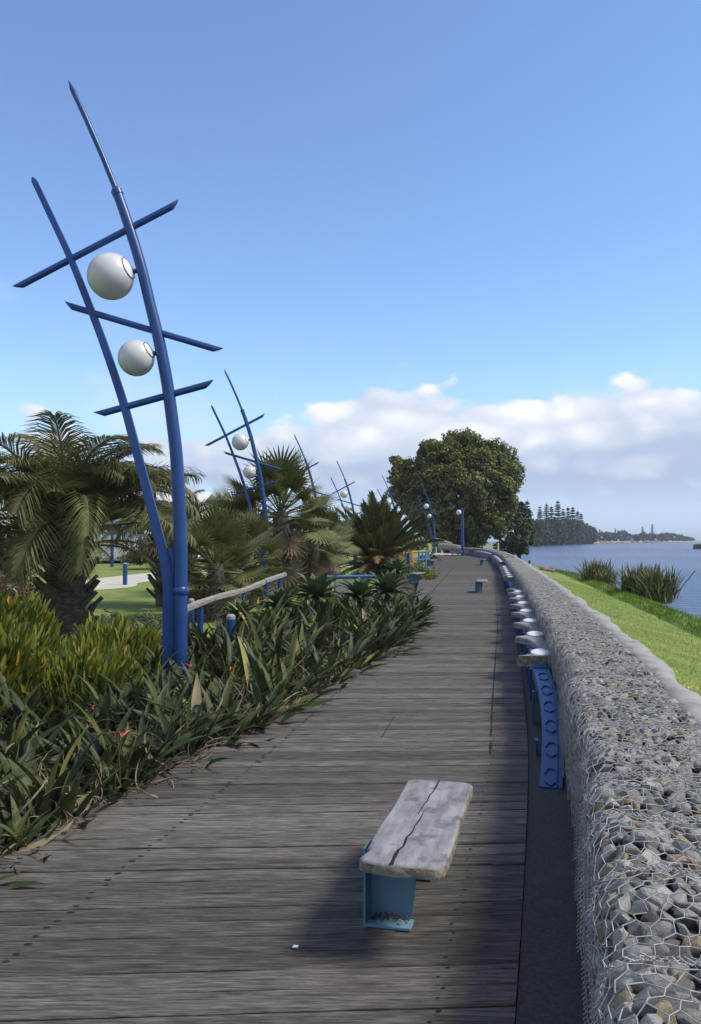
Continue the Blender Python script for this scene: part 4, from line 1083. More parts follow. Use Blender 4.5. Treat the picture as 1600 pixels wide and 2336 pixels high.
# palms
def frond(length, nleaf, ll, lw, arch, up0, vee, droop_l, stiff=False, seed=0):
    """pinnate frond in XZ plane starting along a direction tilted from +Z; returns V,F, material split"""
    r = random.Random(seed); V = []; F = []; K = 14; pos = Vector((0, 0, 0)); ang = up0; P = []; A = []
    for k in range(K + 1):
        P.append(pos.copy()); A.append(ang); pos = pos + Vector((math.sin(ang), 0, math.cos(ang))) * (length / K); ang = up0 + arch * ((k + 1) / K) ** 1.35
    # rachis
    mb = MB(); mb.tube(P, [.030 * (1 - .85 * k / K) * length / 2.2 + .004 for k in range(K + 1)], 5)
    V = [np.array(v) for v in mb.v]; F = [f for f in mb.f if len(f) == 4]; nr = len(F)
    for k in range(nleaf):
        t_ = .20 + .79 * (k + .5) / nleaf; f = t_ * K; i = min(int(f), K - 1); p = P[i].lerp(P[i + 1], f - i); a_ = A[i] + (A[i + 1] - A[i]) * (f - i)
        tan = Vector((math.sin(a_), 0, math.cos(a_))); upv = Vector((-math.cos(a_), 0, math.sin(a_)))
        L_ = ll * (math.sin((.12 + .88 * (t_ - .2) / .8) * math.pi * .86 + .25)) ** .7 * r.uniform(.85, 1.1)
        for sd_ in (-1, 1):
            side = Vector((0, sd_, 0)); vv = vee + r.uniform(-.15, .15); fw = .75 + .6 * t_ + r.uniform(-.12, .12)
            d0 = (side * math.cos(vv) + upv * math.sin(vv) + tan * fw).normalized()
            g0 = Vector((0, 0, -1)); b = len(V); q = p.copy(); ws = [lw * .5, lw, lw * .75, .002]; d = d0
            for s_ in range(4):
                wv = tan.cross(d); wv = (tan - d * tan.dot(d)); wv = wv.normalized() if wv.length > .05 else upv
                V += [np.array(q - wv * ws[s_] / 2), np.array(q + wv * ws[s_] / 2)]
                q = q + d * (L_ / 3); d = (d + g0 * droop_l).normalized()
            for s_ in range(3): F.append((b + 2 * s_, b + 2 * s_ + 1, b + 2 * s_ + 3, b + 2 * s_ + 2))
    return np.array(V), np.array(F), nr
def frond_mesh(name, mats, **k):
    V, Fq, nr = frond(**k); mi = np.ones(len(Fq), int); mi[:nr] = 0; return mesh_np(name, V, [Fq], mats, mi=mi, smooth=False)
BUT = [frond_mesh('frond', [M_butiap, M_butia], length=2.3, nleaf=72, ll=.78, lw=.021, arch=a_, up0=u_, vee=.5, droop_l=.55, seed=q) for q, (a_, u_) in enumerate(((1.5, 0), (1.9, 0), (2.3, .05), (1.1, 0)))]
BUTD = [frond_mesh('dead_frond', [M_deadp, M_deadp], length=1.7, nleaf=36, ll=.42, lw=.020, arch=1.0, up0=0, vee=.1, droop_l=.5, seed=70)]
CAN = [frond_mesh('frond', [M_butiap, M_can], length=3.2, nleaf=56, ll=.52, lw=.050, arch=a_, up0=0, vee=.45, droop_l=.04, seed=q) for q, a_ in enumerate((.30, .5, .18))]
CAND = [frond_mesh('dead_frond', [M_canb, M_canb], length=2.9, nleaf=46, ll=.42, lw=.032, arch=a_, up0=0, vee=.1, droop_l=.35, seed=q) for q, a_ in enumerate((.9, 1.3))]
def leafbase_trunk(root, h, r0, r1, n, seed, bm=.16):
    g_ = random.Random(seed); MB().tube([(0, 0, -.2), (0, 0, h * .5), (0, 0, h)], [r0, (r0 + r1) / 2, r1], 14).build('trunk', M_bark, root, True)
    lb = MB().add([(-.07, 0, 0), (.07, 0, 0), (.05, -.04, .28), (-.05, -.04, .28), (-.05, .05, 0), (.05, .05, 0), (.03, 0, .28), (-.03, 0, .28)], [(0, 1, 2, 3), (5, 4, 7, 6), (1, 5, 6, 2), (4, 0, 3, 7), (3, 2, 6, 7)]).mesh('leaf_base', M_bark)
    for k in range(n):
        t_ = (k + .5) / n; a_ = k * 2.4; rr_ = r0 + (r1 - r0) * t_
        o = bpy.data.objects.new('leaf_base', lb); o.location = (rr_ * math.cos(a_) * .95, rr_ * math.sin(a_) * .95, h * t_); o.rotation_euler = Euler((R(28 + 12 * g_.random()), 0, a_ + math.pi / 2)); o.scale = (g_.uniform(1.2, 2.0),) * 3; link(o, root)
def feather_palm(loc, label, nf, meshes, h, sc, tmin, tmax, seed, dead=None, nd=0, r0=.42, r1=.36, nb=46):
    g_ = random.Random(seed); root = empty('feather_palm', loc, 0, label, 'palm tree'); leafbase_trunk(root, h, r0, r1, nb, seed)
    for k in range(nf):
        t_ = k / (nf - 1); tilt = tmin + (tmax - tmin) * t_ ** .9 + g_.uniform(-.08, .08)
        o = bpy.data.objects.new('frond', meshes[g_.randrange(len(meshes))]); o.rotation_euler = Matrix(rotm(k * 2.399 + g_.uniform(-.2, .2), tilt, g_.uniform(-.3, .3))).to_euler(); o.scale = (sc * g_.uniform(.85, 1.1),) * 3
        o.location = (0, 0, h - .05); link(o, root)
    for k in range(nd):
        o = bpy.data.objects.new('dead_frond', dead[g_.randrange(len(dead))]); o.rotation_euler = Matrix(rotm(k * 2.399 + 1, 1.0 + g_.uniform(-.15, .55), 0)).to_euler(); o.scale = (sc * g_.uniform(.7, 1.05),) * 3; o.location = (0, 0, h - .25); link(o, root)
    return root
feather_palm((-5.95, 17.0, GZ), 'big feather palm with arching grey green fronds and stubby trunk on the left', 62, BUT, 2.0, 1.34, .05, 1.04, 3, BUTD, 16)
feather_palm((-10.6, 22.5, GZ), 'feather palm at the left frame edge behind the big one', 26, BUT, .7, .85, .2, 1.4, 4)
feather_palm((-5.45, 24.5, GZ), 'smaller feather palm seen between the big palm and the nearest lamp', 26, BUT, 2.1, .9, .2, 1.2, 8)
p = onz(878, 1305, 0); feather_palm((1.45, 43.0, GZ), 'upright date palm with dark fronds and brown dead skirt beside the deck', 74, CAN, .8, 1.10, .04, 1.05, 5, CAND, 60, .5, .5, 40)

def fan_mesh(seed, R_=.62, nseg=26, dead=False, pet=.85, droop=.5):
    r = random.Random(seed); mb = MB(); P = []; ang = 0; pos = Vector((0, 0, 0))
    for k in range(6): P.append(pos.copy()); pos = pos + Vector((math.sin(ang), 0, math.cos(ang))) * pet / 5; ang += droop * .12
    mb.tube(P, .014, 4, False); hub = P[-1]; V = [np.array(v) for v in mb.v]; F = [f for f in mb.f]; nr = len(F)
    tan = Vector((math.sin(ang), 0, math.cos(ang))); upv = Vector((-math.cos(ang), 0, math.sin(ang))); sv = Vector((0, 1, 0))
    for k in range(nseg):
        a_ = -2.3 + 4.6 * (k + .5) / nseg; d = (tan * math.cos(a_) + sv * math.sin(a_) + upv * (.25 * math.cos(a_ * 1.2))).normalized(); L_ = R_ * (1 - .22 * abs(a_) / 2.3) * r.uniform(.9, 1.08)
        wv = (sv * math.cos(a_) - tan * math.sin(a_)).normalized(); b = len(V); q = hub.copy(); ws = [.006, .052, .044, .002]
        for s_ in range(4):
            V += [np.array(q - wv * ws[s_] / 2), np.array(q + wv * ws[s_] / 2)]; q = q + d * L_ / 3; d = (d + Vector((0, 0, -1)) * (.12 if not dead else .5) * (s_ + .3)).normalized()
        for s_ in range(3): F.append((b + 2 * s_, b + 2 * s_ + 1, b + 2 * s_ + 3, b + 2 * s_ + 2))
    m = M_deadp if dead else M_fan; return mesh_np('fan_leaf', np.array(V), [np.array(F)], m)
FANS = [fan_mesh(k) for k in range(4)]; FAND = [fan_mesh(10 + k, .6, 20, True, .6, .8) for k in range(3)]
def fan_palm(px, Y, ztop, sc, nf, nd, label, seed, skirt=1.0):
    g_ = random.Random(seed); x = at(px, 1233, Y).x; root = empty('fan_palm', (x, Y, GZ), 0, label, 'palm tree', 'fan palms behind the bed'); h = ztop - GZ - .95 * sc
    MB().tube([(0, 0, -.2), (0.03, 0, h * .5), (0, 0, h)], [.26 * sc, .2 * sc, .17 * sc], 10).build('trunk', M_bark, root, True)
    for k in range(nf):
        t_ = k / (nf - 1); o = bpy.data.objects.new('fan_leaf', FANS[g_.randrange(4)]); o.rotation_euler = Matrix(rotm(k * 2.399, .1 + 1.75 * t_ + g_.uniform(-.12, .12), g_.uniform(-.5, .5))).to_euler(); o.scale = (sc * g_.uniform(.85, 1.1),) * 3; o.location = (0, 0, h - .05 - .2 * t_); link(o, root)
    for k in range(nd):
        t_ = k / max(nd - 1, 1); o = bpy.data.objects.new('dead_leaf', FAND[g_.randrange(3)]); o.rotation_euler = Matrix(rotm(k * 2.399 + .5, 2.2 + .7 * g_.random(), g_.uniform(-.6, .6))).to_euler(); o.scale = (sc * g_.uniform(.7, 1.05),) * 3; o.location = (0, 0, (h - .2) * (1 - .62 * t_ * skirt)); link(o, root)
fan_palm(492, 20.5, 2.2, 1.15, 34, 64, 'fan palm with a long brown skirt of dead leaves right of the nearest lamp', 31)
fan_palm(440, 23.5, 2.0, 1.0, 24, 26, 'fan palm half hidden behind the nearest lamp pole', 37)
fan_palm(640, 29.0, 4.3, 1.65, 38, 30, 'tall fan palm behind the second lamp mast', 32)
fan_palm(540, 31.0, 3.3, 1.35, 34, 30, 'fan palm left of the second lamp mast', 33)
fan_palm(715, 33.0, 2.95, 1.25, 36, 30, 'fan palm right of the second lamp, beside the orange flowers', 34)
fan_palm(752, 39.0, 2.9, 1.1, 24, 40, 'dying fan palm with drooping brown leaves left of the date palm', 35)
fan_palm(565, 24.5, 2.2, 1.1, 26, 30, 'low fan palm between skirted palm and second lamp', 36)
for q, (px, py, Y) in enumerate(((655, 1227, 31), (672, 1225, 31))):
    p = at(px, py, Y); MB().lathe([(1e-4, .10), (.07, .06), (.12, 0), (.06, -.05), (1e-4, -.06)], 9, (0, 0, 0), sx=1.5).build('orange_flower', mat('orange_flower', (.75, .17, .03), .6), loc=p)
    tag(bpy.data.objects[-1] if False else [o for o in col.objects if o.name.startswith('orange_flower')][-1], 'bright orange flower head held among the fan palm leaves', 'flower', 'orange flowers between the fan palms')

# flax clumps on the bank
FLX = [blade(1.3, .075, 7, .3, .3), blade(1.15, .07, 7, .7, .3), blade(1.0, .065, 6, .12, .3)]
def flax(px, py, z, n, sc, label, seed):
    p = onz(px, py, z); root = empty('flax_bush', p, 0, label, 'plant', 'flax bushes on the bank'); g_ = np.random.default_rng(seed)
    P = np.stack([g_.normal(0, .22, n) * sc, g_.normal(0, .2, n) * sc, g_.uniform(-.1, .05, n)], -1); RMx = np.array([rotm(g_.uniform(0, 6.28), abs(g_.normal(.28, .22)), g_.uniform(-.5, .5)) for _ in range(n)])
    V, Fs, inst = scatter(FLX, g_.integers(0, 3, n), P, RMx, g_.uniform(.65, 1.05, n) * sc); mm = g_.choice(3, n, p=[.8, .1, .1])
    obj('foliage', mesh_np('foliage', V, Fs, [M_flax, M_dry, M_str], mi=mm[inst], smooth=True), root)
flax(1458, 1362, -.55, 420, 1.14, 'large flax bush at the water side of the grass bank', 51)
flax(1503, 1372, -.6, 420, 1.12, 'flax bush right of the large one on the bank', 52)
flax(1360, 1333, -.55, 380, 1.12, 'smaller flax bush farther along the bank edge', 53)
flax(1383, 1338, -.6, 200, .85, 'little flax bush tucked behind the two larger ones', 54)
p = onz(1530, 1372, -.6); root = empty('flax_flower_stalk', p, 0, 'dark bare flower stalk leaning right over the water', 'stalk')
MB().tube([(0, 0, 0), (.4, 0, .5), (.95, 0, 1.15)], [.02, .018, .012], 5).build('stem', M_trunk, root)
mb = MB()
for k in range(7): mb.tube([(.45 + .07 * k, 0, .56 + .085 * k), (.53 + .07 * k, .02, .60 + .085 * k + .05)], .016, 4)
mb.build('seed_pods', M_trunk, root)

# grass blades
def grass(name, n, smin, smax, nmin, nmax, h, label, seed, mats=M_grassb):
    g_ = np.random.default_rng(seed); q = g_.uniform(0, 1, n) ** 1.6; S_ = smin + (smax - smin) * q; nn_ = g_.uniform(nmin, nmax, n)
    P = np.array([bank_pt(a_, b_, -.01) for a_, b_ in zip(S_, nn_)]); tri = (np.array([[-.09, 0, 0], [.09, 0, 0], [.12, .25, 1.0]]), np.array([[0, 1, 2]]))
    sc = g_.uniform(.6, 1.2, n) * h; V, Fs, inst = scatter([tri], np.zeros(n, int), P, np.array([rotm(a_, b_) for a_, b_ in zip(g_.uniform(0, 6.28, n), np.abs(g_.normal(0, .4, n)))]), sc)
    return tag(obj(name, mesh_np(name, V, Fs, mats)), label, 'grass', kind='stuff')
grass('bank_grass', 26000, s_at_y(4.5), s_at_y(36), .95, 3.6, .045, 'short mown grass on the sunny bank', 61)
grass('rough_bank_grass', 9000, s_at_y(10), s_at_y(60), 3.75, 4.9, .16, 'longer uncut grass along the water side of the bank', 62)
grass('verge_grass', 9000, s_at_y(3.5), s_at_y(40), .84, 1.2, .09, 'dark longer grass against the concrete edging', 63)
g_ = np.random.default_rng(64); n = 420
S_ = s_at_y(6) + (s_at_y(34) - s_at_y(6)) * g_.uniform(0, 1, n) ** 1.4; P = np.array([bank_pt(a_, b_, .04) for a_, b_ in zip(S_, g_.normal(1.28, .12, n))])
V, Fs, inst = scatter([QUAD], np.zeros(n, int), P, basis_from(g_.normal(0, .3, (n, 3)) + np.array([0, -.4, 1]), g_.uniform(0, 6, n)), np.full(n, .035)); tag(obj('yellow_flowers', mesh_np('yellow_flowers', V, Fs, M_yflow)), 'tiny yellow flowers in a line through the bank grass', 'flowers', kind='stuff')
# boulder on the bank, far rock, post, person
def boulder(name, loc, sx, sy, sz_, label, seed, m=M_rock):
    g_ = random.Random(seed); bm = bmesh.new(); bmesh.ops.create_icosphere(bm, subdivisions=3, radius=1)
    for v in bm.verts:
        c = v.co.copy(); k = 1 + .14 * math.sin(c.x * 3 + seed) * math.cos(c.y * 4) + .07 * math.sin(c.z * 7 + c.x * 5); v.co = Vector((math.copysign(abs(c.x) ** .75, c.x) * sx, math.copysign(abs(c.y) ** .8, c.y) * sy, math.copysign(abs(c.z) ** .75, c.z) * sz_)) * k
    me = bpy.data.meshes.new(name); bm.to_mesh(me); bm.free(); me.materials.append(m); me.polygons.foreach_set('use_smooth', [True] * len(me.polygons)); return tag(obj(name, me, loc=loc, rot=(0, 0, seed)), label, 'rock')
p = onz(1248, 1306, -.12); boulder('boulder', p + Vector((0, 0, .12)), .42, .35, .22, 'flat brown boulder on the grass beside the wall', 3)
p = onz(1596, 1252, WATER_Z); boulder('sea_rock', p, 2.2, 2.2, 2.2, 'dark rock standing in the water at the right frame edge', 5, M_trunk)
p = onz(1132, 1259, .6); root = empty('marker_post', (p.x + .2, p.y, .2), 0, 'pale yellow marker post behind the gabion wall at the bend', 'post')
MB().tube([(0, 0, -.3), (0, 0, 1.15)], .09, 8).build('post', mat('pale_yellow', (.62, .50, .22), .7), root, True); MB().lathe([(.0001, .06), (.07, .04), (.1, 0), (.1, -.06)], 8, (0, 0, 1.16)).build('cap', mat('pale_yellow', (.6, .5, .2), .7), root)
def person(loc, rz, label):
    root = empty('person', loc, rz, label, 'person')
    prof = [(.02, -.02), (.17, 0), (.19, .10), (.17, .28), (.19, .42), (.20, .50), (.15, .56), (.06, .60), (.055, .65), (.085, .69), (.10, .76), (.095, .84), (.05, .89), (.001, .90)]
    mb = MB(); mb.lathe(prof, 16, sx=1.0, sy=.68); me = mb.mesh('body', [M_shirt, M_skin, M_trouser], True)
    for pg in me.polygons: pg.material_index = 1 if pg.center.z > .59 else (2 if pg.center.z < .08 else 0)
    obj('body', me, root)
    for sg in (-1, 1):
        mb = MB(); mb.tube([(sg * .09, .0, .06), (sg * .12, .36, .34), (sg * .12, .62, .0)], [.085, .065, .05], 8); mb.build('leg', M_trouser, root, True)
        mb = MB(); mb.tube([(sg * .19, 0, .50), (sg * .22, .12, .28), (sg * .15, .34, .32)], [.055, .045, .035], 8); mb.build('arm', M_shirt, root, True)
    mb = MB(); mb.lathe([(.104, .74), (.112, .80), (.106, .86), (.06, .905), (.001, .915)], 14, sx=1, sy=.85); mb.build('hair', M_hair, root, True)
p = onz(1208, 1281, -.42); person(Vector((14.1, 64, -.80)), R(-70), 'person with dark hair and white top sitting at the edge of the bank')

# ------------------------------------------------------------------ small built things on the left
# timber handrail on blue posts
A_, B_ = at(418, 1392, 11.6), at(650, 1312, 17.5)
root = empty('handrail', (A_.x, A_.y, GZ), 0, 'weathered timber handrail on blue posts rising behind the bed', 'handrail')
mb = MB(); pts = [A_.lerp(B_, t_) + Vector((0, 0, .02 * math.sin(t_ * 9))) for t_ in np.linspace(0, .72, 9)]; mb.tube(pts, [.055 + .006 * math.sin(q * 2) for q in range(9)], 6); mb.build('rail', M_log, root, world=True)
mb = MB(); pts = [A_.lerp(B_, t_) + Vector((0, 0, .012)) for t_ in np.linspace(.725, 1.0, 5)]; mb.tube(pts, .055, 6); mb.build('rail', M_log, root, world=True)
for t_ in (.12, .5, .93):
    q = A_.lerp(B_, t_); MB().tube([(q.x, q.y, GZ - .1), (q.x, q.y, q.z - .04)], .045, 10).build('post', M_blue, root, True, world=True)
def bollard(px, py_top, Y, wd, label, h=None, z=GZ):
    p = at(px, py_top, Y); h = h or p.z - z; root = empty('bollard', (p.x, p.y, z), 0, label, 'bollard', 'short blue bollards')
    MB().tube([(0, 0, -.1), (0, 0, h - .06)], wd / 2, 14).build('post', M_blue, root, True)
    MB().lathe([(wd / 2 * 1.02, h - .06), (wd / 2 * 1.02, h - .02), (wd / 2 * .6, h + .005), (.0001, h + .008)], 14).build('cap', M_concrete, root, True)
bollard(527, 1402, 11.2, .125, 'blue bollard with pale cap poking out of the strap leaves')
bollard(437, 1366, 15.0, .11, 'blue bollard with pale cap behind the nearest lamp foot')
bollard(286, 1284, 36, .20, 'blue bollard standing on the lawn by the sand path')
bollard(8, 1312, 26, .17, 'blue bollard at the left frame edge by the red brown shrub')
bollard(968 - 285, 1262, 40, .2, 'blue bollard far back below the fan palms')
p = onz(257, 1284, GZ); 
root = empty('park_lamp', (at(256, 1270, 60).x, 60, GZ), 0, 'thin blue park lamp post standing by the road', 'street lamp'); MB().tube([(0, 0, -.2), (0, 0, 3.0), (0, 0, 6.2)], [.14, .10, .05], 8).build('pole', M_blue, root, True); MB().lathe([(.0001, .2), (.12, .15), (.16, 0), (.0001, -.1)], 10, (0, 0, 6.3)).build('lamp_head', M_globe, root, True)
# pale boulder bench and its blue rail
p = at(795, 1308, 24); root = empty('concrete_bench', (p.x, p.y, GZ), 0, 'pale concrete bench with rounded backrest behind the agaves', 'bench')
MB().slab([(-.42, -.12), (.42, -.12), (.42, .12), (-.42, .12)], .38, .82).build('backrest', mat('beige_concrete', (.30, .27, .22), .9, (.38, .35, .29), scale=5), root, bevel=.05)
MB().slab([(-.45, -.55), (.45, -.55), (.45, -.13), (-.45, -.13)], .02, .38).build('base', mat('beige_concrete', (.3, .27, .22), .9), root, bevel=.04)
a, b = at(745, 1316, 22), at(858, 1314, 22); root = empty('pipe_rail', ((a.x + b.x) / 2, 22, GZ), 0, 'low blue pipe rail in front of the pale concrete seat', 'rail')
MB().tube([a, b], .035, 10).build('top_rail', M_lblue if False else mat('mid_blue_paint', (.05, .22, .50), .4), root, True, world=True)
for t_ in (.08, .78): q = a.lerp(b, t_); MB().tube([(q.x, q.y, GZ - .05), (q.x, q.y, q.z)], .032, 8).build('post', mat('mid_blue_paint', (.05, .22, .5), .4), root, True, world=True)
# blue railing + yellow frame near the left far benches
M_mb = mat('mid_blue_paint', (.05, .22, .5), .4)
a, b = at(956, 1259, 46), at(979, 1257, 52); root = empty('blue_railing', (a.x, a.y, GZ), 0, 'blue pipe railing at the deck edge in front of the yellow frame', 'railing')
for zc in (0, .45): MB().tube([a - Vector((0, 0, zc)), b - Vector((0, 0, zc))], .03, 8).build('rail', M_mb, root, True, world=True)
for t_ in (0, .33, .66, 1): q = a.lerp(b, t_); MB().tube([(q.x, q.y, GZ), (q.x, q.y, q.z + .03)], .045, 8).build('post', M_mb, root, True, world=True)
a = at(932, 1262, 40); root = empty('blue_post', (a.x, a.y, GZ), 0, 'stout blue post with angled arm beside the left plank bench', 'post'); MB().tube([(0, 0, -.1), (0, 0, a.z - GZ)], .085, 10).build('post', M_blue, root, True); MB().tube([(-.25, 0, a.z - GZ - .35), (.12, 0, a.z - GZ - .25)], .05, 8).build('arm', M_mb, root, True)
a = at(945, 1256, 56); root = empty('play_frame', (a.x, a.y, GZ), 0, 'yellow painted play frame behind the blue railing', 'play equipment')
for dx in (-.15, .95): MB().tube([(dx, 0, -.1), (dx, 0, a.z - GZ)], .13, 10).build('post', M_yellow, root, True)
MB().tube([(-.2, 0, a.z - GZ - .1), (1.0, 0, a.z - GZ - .1)], .09, 8).build('crossbar', M_yellow, root, True)
# driftwood logs and retaining wall at the far end
for (pa, pb, Y, rr_, lab) in (((1003, 1247), (1052, 1251), 88, .35, 'long grey log lying at the far end of the boardwalk'), ((990, 1232), (1030, 1243), 92, .3, 'pale log behind the long grey one at the far end')):
    a, b = at(*pa, Y), at(*pb, Y - 2); root = empty('log', ((a.x + b.x) / 2, Y, .1), 0, lab, 'log'); mb = MB(); mb.tube([a, a.lerp(b, .5) + Vector((0, 0, .06)), b], [rr_, rr_ * 1.05, rr_ * .9], 10); mb.build('trunk', M_log, root, True, world=True)
    for t_ in (.3, .75): q = a.lerp(b, t_); MB().tube([q, q - Vector((0, 0, q.z - .02))], rr_ * .8, 8).build('stump_support', M_trunk, root, world=True)

# buildings on the left
def building(name, x0, x1, y0, y1, h, roof, rm, label, ridge=1.6, nw=4, corr=0):
    cx, cy = (x0 + x1) / 2, (y0 + y1) / 2; root = empty(name, (cx, cy, GZ), 0, label, 'building'); lx, ly = (x1 - x0) / 2, (y1 - y0) / 2
    MB().box((0, 0, h / 2), (2 * lx, 2 * ly, h)).build('wall', M_bwall, root)
    mb = MB(); ov = .5
    poly = [(-ly - ov, h - .05), (0, h + ridge), (ly + ov, h - .05), (ly + ov, h + .12), (0, h + ridge + .18), (-ly - ov, h + .12)]
    n = len(poly); vs = [(-lx - ov, p[0], p[1]) for p in poly] + [(lx + ov, p[0], p[1]) for p in poly]
    mb.add(vs, [tuple(range(n)), tuple(range(2 * n - 1, n - 1, -1))] + [(i, i + n, (i + 1) % n + n, (i + 1) % n) for i in range(n)]); rf = mb.build('roof', rm, root)
    mb = MB(); mb.prism([(-ly, h), (ly, h), (0, h + ridge)], -lx, -lx + .1) if False else None
    if corr:
        k = -lx
        while k < lx:
            mb = MB(); mb.add([(k, -ly - ov, h + .16), (k + .12, -ly - ov, h + .16), (k + .12, 0, h + ridge + .22), (k, 0, h + ridge + .22)], [(0, 1, 2, 3)]); mb.add([(k, -ly - ov, h + .08), (k, -ly - ov, h + .16), (k, 0, h + ridge + .22), (k, 0, h + ridge + .12)], [(0, 1, 2, 3)]); mb.build('roof_rib', rm, rf); k += corr
    for k in range(nw):
        xx = -lx + (k + .5) * 2 * lx / nw; wdw = MB().box((xx, -ly - .03, h * .55), (min(1.6, 1.2 * lx / nw), .08, 1.2)).build('window', M_wroof, root); MB().box((xx, -ly - .085, h * .55), (min(1.6, 1.2 * lx / nw) - .16, .04, 1.04)).build('pane', M_glass, wdw)
    return root
building('long_shed', -62, -38.5, 88, 100, 5.2, 'gable', M_broof, 'white walled building with pale green roof at the left edge', 2.4)
building('white_tower', -48, -40.8, 104, 112, 9.6, 'gable', M_wroof, 'taller white block rising behind the pale green roof', .6, 2)
building('low_hall', -24.5, -15.0, 80, 90, 5.6, 'gable', M_wroof, 'low hall with white ribbed metal roof behind the fan palms', 1.3, 4, .75)

# hedges and shrubs in the middle distance, left
hs = random.Random(77)
for k, (x, y, rx, h, lab) in enumerate(((-20, 48, 3.0, 2.6, 'dark rounded shrub on the lawn left of the sand path'), (-13.2, 56, 2.2, 1.9, 'dark shrub beyond the road behind the nearest lamp'), (-10.5, 68, 3.0, 2.6, 'broad dark shrub under the white ribbed roof'), (-5.5, 62, 2.6, 2.7, 'dark shrub behind the second lamp'),
                                        (-1.5, 66, 2.8, 2.6, 'dark shrub behind the third lamp'), (2.0, 72, 2.6, 2.8, 'dark shrub left of the fifth lamp'), (5.2, 80, 2.6, 2.9, 'olive shrub behind the yellow frame'), (-30, 70, 4.0, 3.2, 'large dark shrub in front of the pale green roof'), (-26, 60, 3, 2.2, 'low shrub in front of the left building'), (-17, 76, 3.0, 3.0, 'dark shrub at the corner of the ribbed roof hall'))):
    shrub('rounded_shrub', (x, y, GZ + (.2 if y > 60 else 0)), rx, h, 46, .30, [M_hedge, M_greysh, M_deadp], [.72, .2, .08], lab, 100 + k, 'shrub', 'shrubs in the park behind the palms')
shrub('yellow_shrub', (-3.0, 36, GZ), 1.3, 1.1, 26, .12, [M_shrub, M_shrub2], [.5, .5], 'low yellow green shrub under the fan palms', 121)
shrub('yellow_shrub', (2.9, 36, GZ), 1.0, 1.0, 26, .12, [M_shrub, M_shrub2], [.5, .5], 'light green shrub left of the deck before the left bench', 122)
shrub('dry_mound', (at(300, 1262, 64).x, 64, GZ + .25), 1.2, .8, 20, .2, [M_deadp, M_canb], [.5, .5], 'dry orange brown mound of leaves by the road', 123)
shrub('green_hedge', (6.0, 62, GZ), .9, 1.0, 24, .14, [M_shrub2, M_hedge], [.5, .5], 'small green shrub inside the blue railing', 124)

# ------------------------------------------------------------------ the big tree
def big_tree(loc, W_, D_, H_, label, seed, ncl, per, leafsz):
    g_ = random.Random(seed); root = empty('pohutukawa_tree', loc, 0, label, 'tree'); 
    mb = MB(); mb.tube([(0, 0, -.5), (.3, 0, 1.4), (.2, .2, 3.2)], [1.0, .75, .6], 12); mb.build('trunk', M_trunk, root, True)
    for k in range(10):
        a_ = k * .63 + g_.uniform(-.2, .2); q = g_.uniform(.45, .75); mb = MB(); e = Vector((W_ * q * math.cos(a_), D_ * q * math.sin(a_), H_ * g_.uniform(.45, .8)))
        mb.tube([(.2, .1, 2.0 + .1 * k), (e.x * .35, e.y * .35, 3.4 + e.z * .2), (e.x * .7, e.y * .7, e.z * .75), e], [.38, .28, .18, .06], 7); mb.build('limb', M_trunk, root, True)
    C, RR = [], []
    def inside(d):   # crown radius in direction d, lumpy
        lum = 1 + .07 * math.sin(d.x * 5 + 1) * math.cos(d.z * 6) + .05 * math.sin(d.x * 11 + d.z * 9)
        return lum
    for k in range(ncl):
        d = Vector((g_.gauss(0, 1), g_.gauss(0, 1), g_.gauss(0, 1))).normalized()
        q = g_.uniform(.80, 1.0) if g_.random() < .86 else g_.uniform(.4, .8)
        l_ = inside(d); x = d.x * W_ * q * l_; yv = d.y * D_ * q * l_; z = H_ * .53 + d.z * H_ * .47 * q * l_
        if d.z < -.2: x *= .93
        x += (.06 * W_ if d.z > 0 and d.x > 0 else 0)
        if x < -W_ * .62 and z > H_ * .72: continue
        C.append((x, yv, max(z, .5 + g_.random() * 1.0))); RR.append(g_.uniform(.55, 1.05))
    # outlying branch at upper left
    for k in range(int(ncl * .035)): C.append((-W_ * g_.uniform(.78, 1.06), g_.uniform(-3, 0), H_ * g_.uniform(.5, .80))); RR.append(g_.uniform(.5, .85))
    leaf_mass('crown', root, C, RR, per, leafsz, [M_poh, M_poh2], [.80, .20], seed, .8, shell=.5)
    return root
TY = 104.0; tp = at(1043, 1240, TY)
big_tree((tp.x, TY, GZ), 7.75, 7.0, 15.5, 'huge round dark green tree at the end of the boardwalk', 41, 1700, 64, .44)
# dark trees behind the big one at its right
def round_tree(loc, r_, h, label, seed, ncl=60, per=46, sz_=.7, group='trees along the far shore', name='shore_tree', mats=None):
    g_ = random.Random(seed); root = empty(name, loc, 0, label, 'tree', group); MB().tube([(0, 0, -1), (.2, 0, h * .4)], [.35, .15], 7).build('trunk', M_trunk, root)
    C, RR = [], []
    for k in range(ncl):
        d = Vector((g_.gauss(0, 1), g_.gauss(0, 1), g_.gauss(0, 1))).normalized(); q = g_.uniform(.7, 1); C.append((d.x * r_ * q, d.y * r_ * q, max(h * .47 + d.z * h * .53 * q, .4))); RR.append(r_ * g_.uniform(.16, .28))
    leaf_mass('crown', root, C, RR, per, sz_, mats or [M_far, M_hedge, M_greysh], [.6, .25, .15], seed, .9); return root
for px_, Y_, r_, pt_, lab_, sd_ in ((1183, 122, 2.3, 1138, 'dark tree tucked behind the right side of the big tree', 201), (1168, 118, 2.6, 1165, 'dark shaded tree at the water edge right of the big tree', 202)):
    p = at(px_, pt_, Y_); round_tree((p.x, Y_, -.4), r_, (p.z + .4) * .96, lab_, sd_, 70, 50, .5, mats=[M_hedge, M_hedge, M_far])
def shore_x(y): return shore(y)
ft = random.Random(300); lab_ft = ['first', 'second', 'third', 'fourth', 'fifth', 'sixth', 'seventh', 'eighth', 'ninth', 'tenth', 'eleventh', 'twelfth']
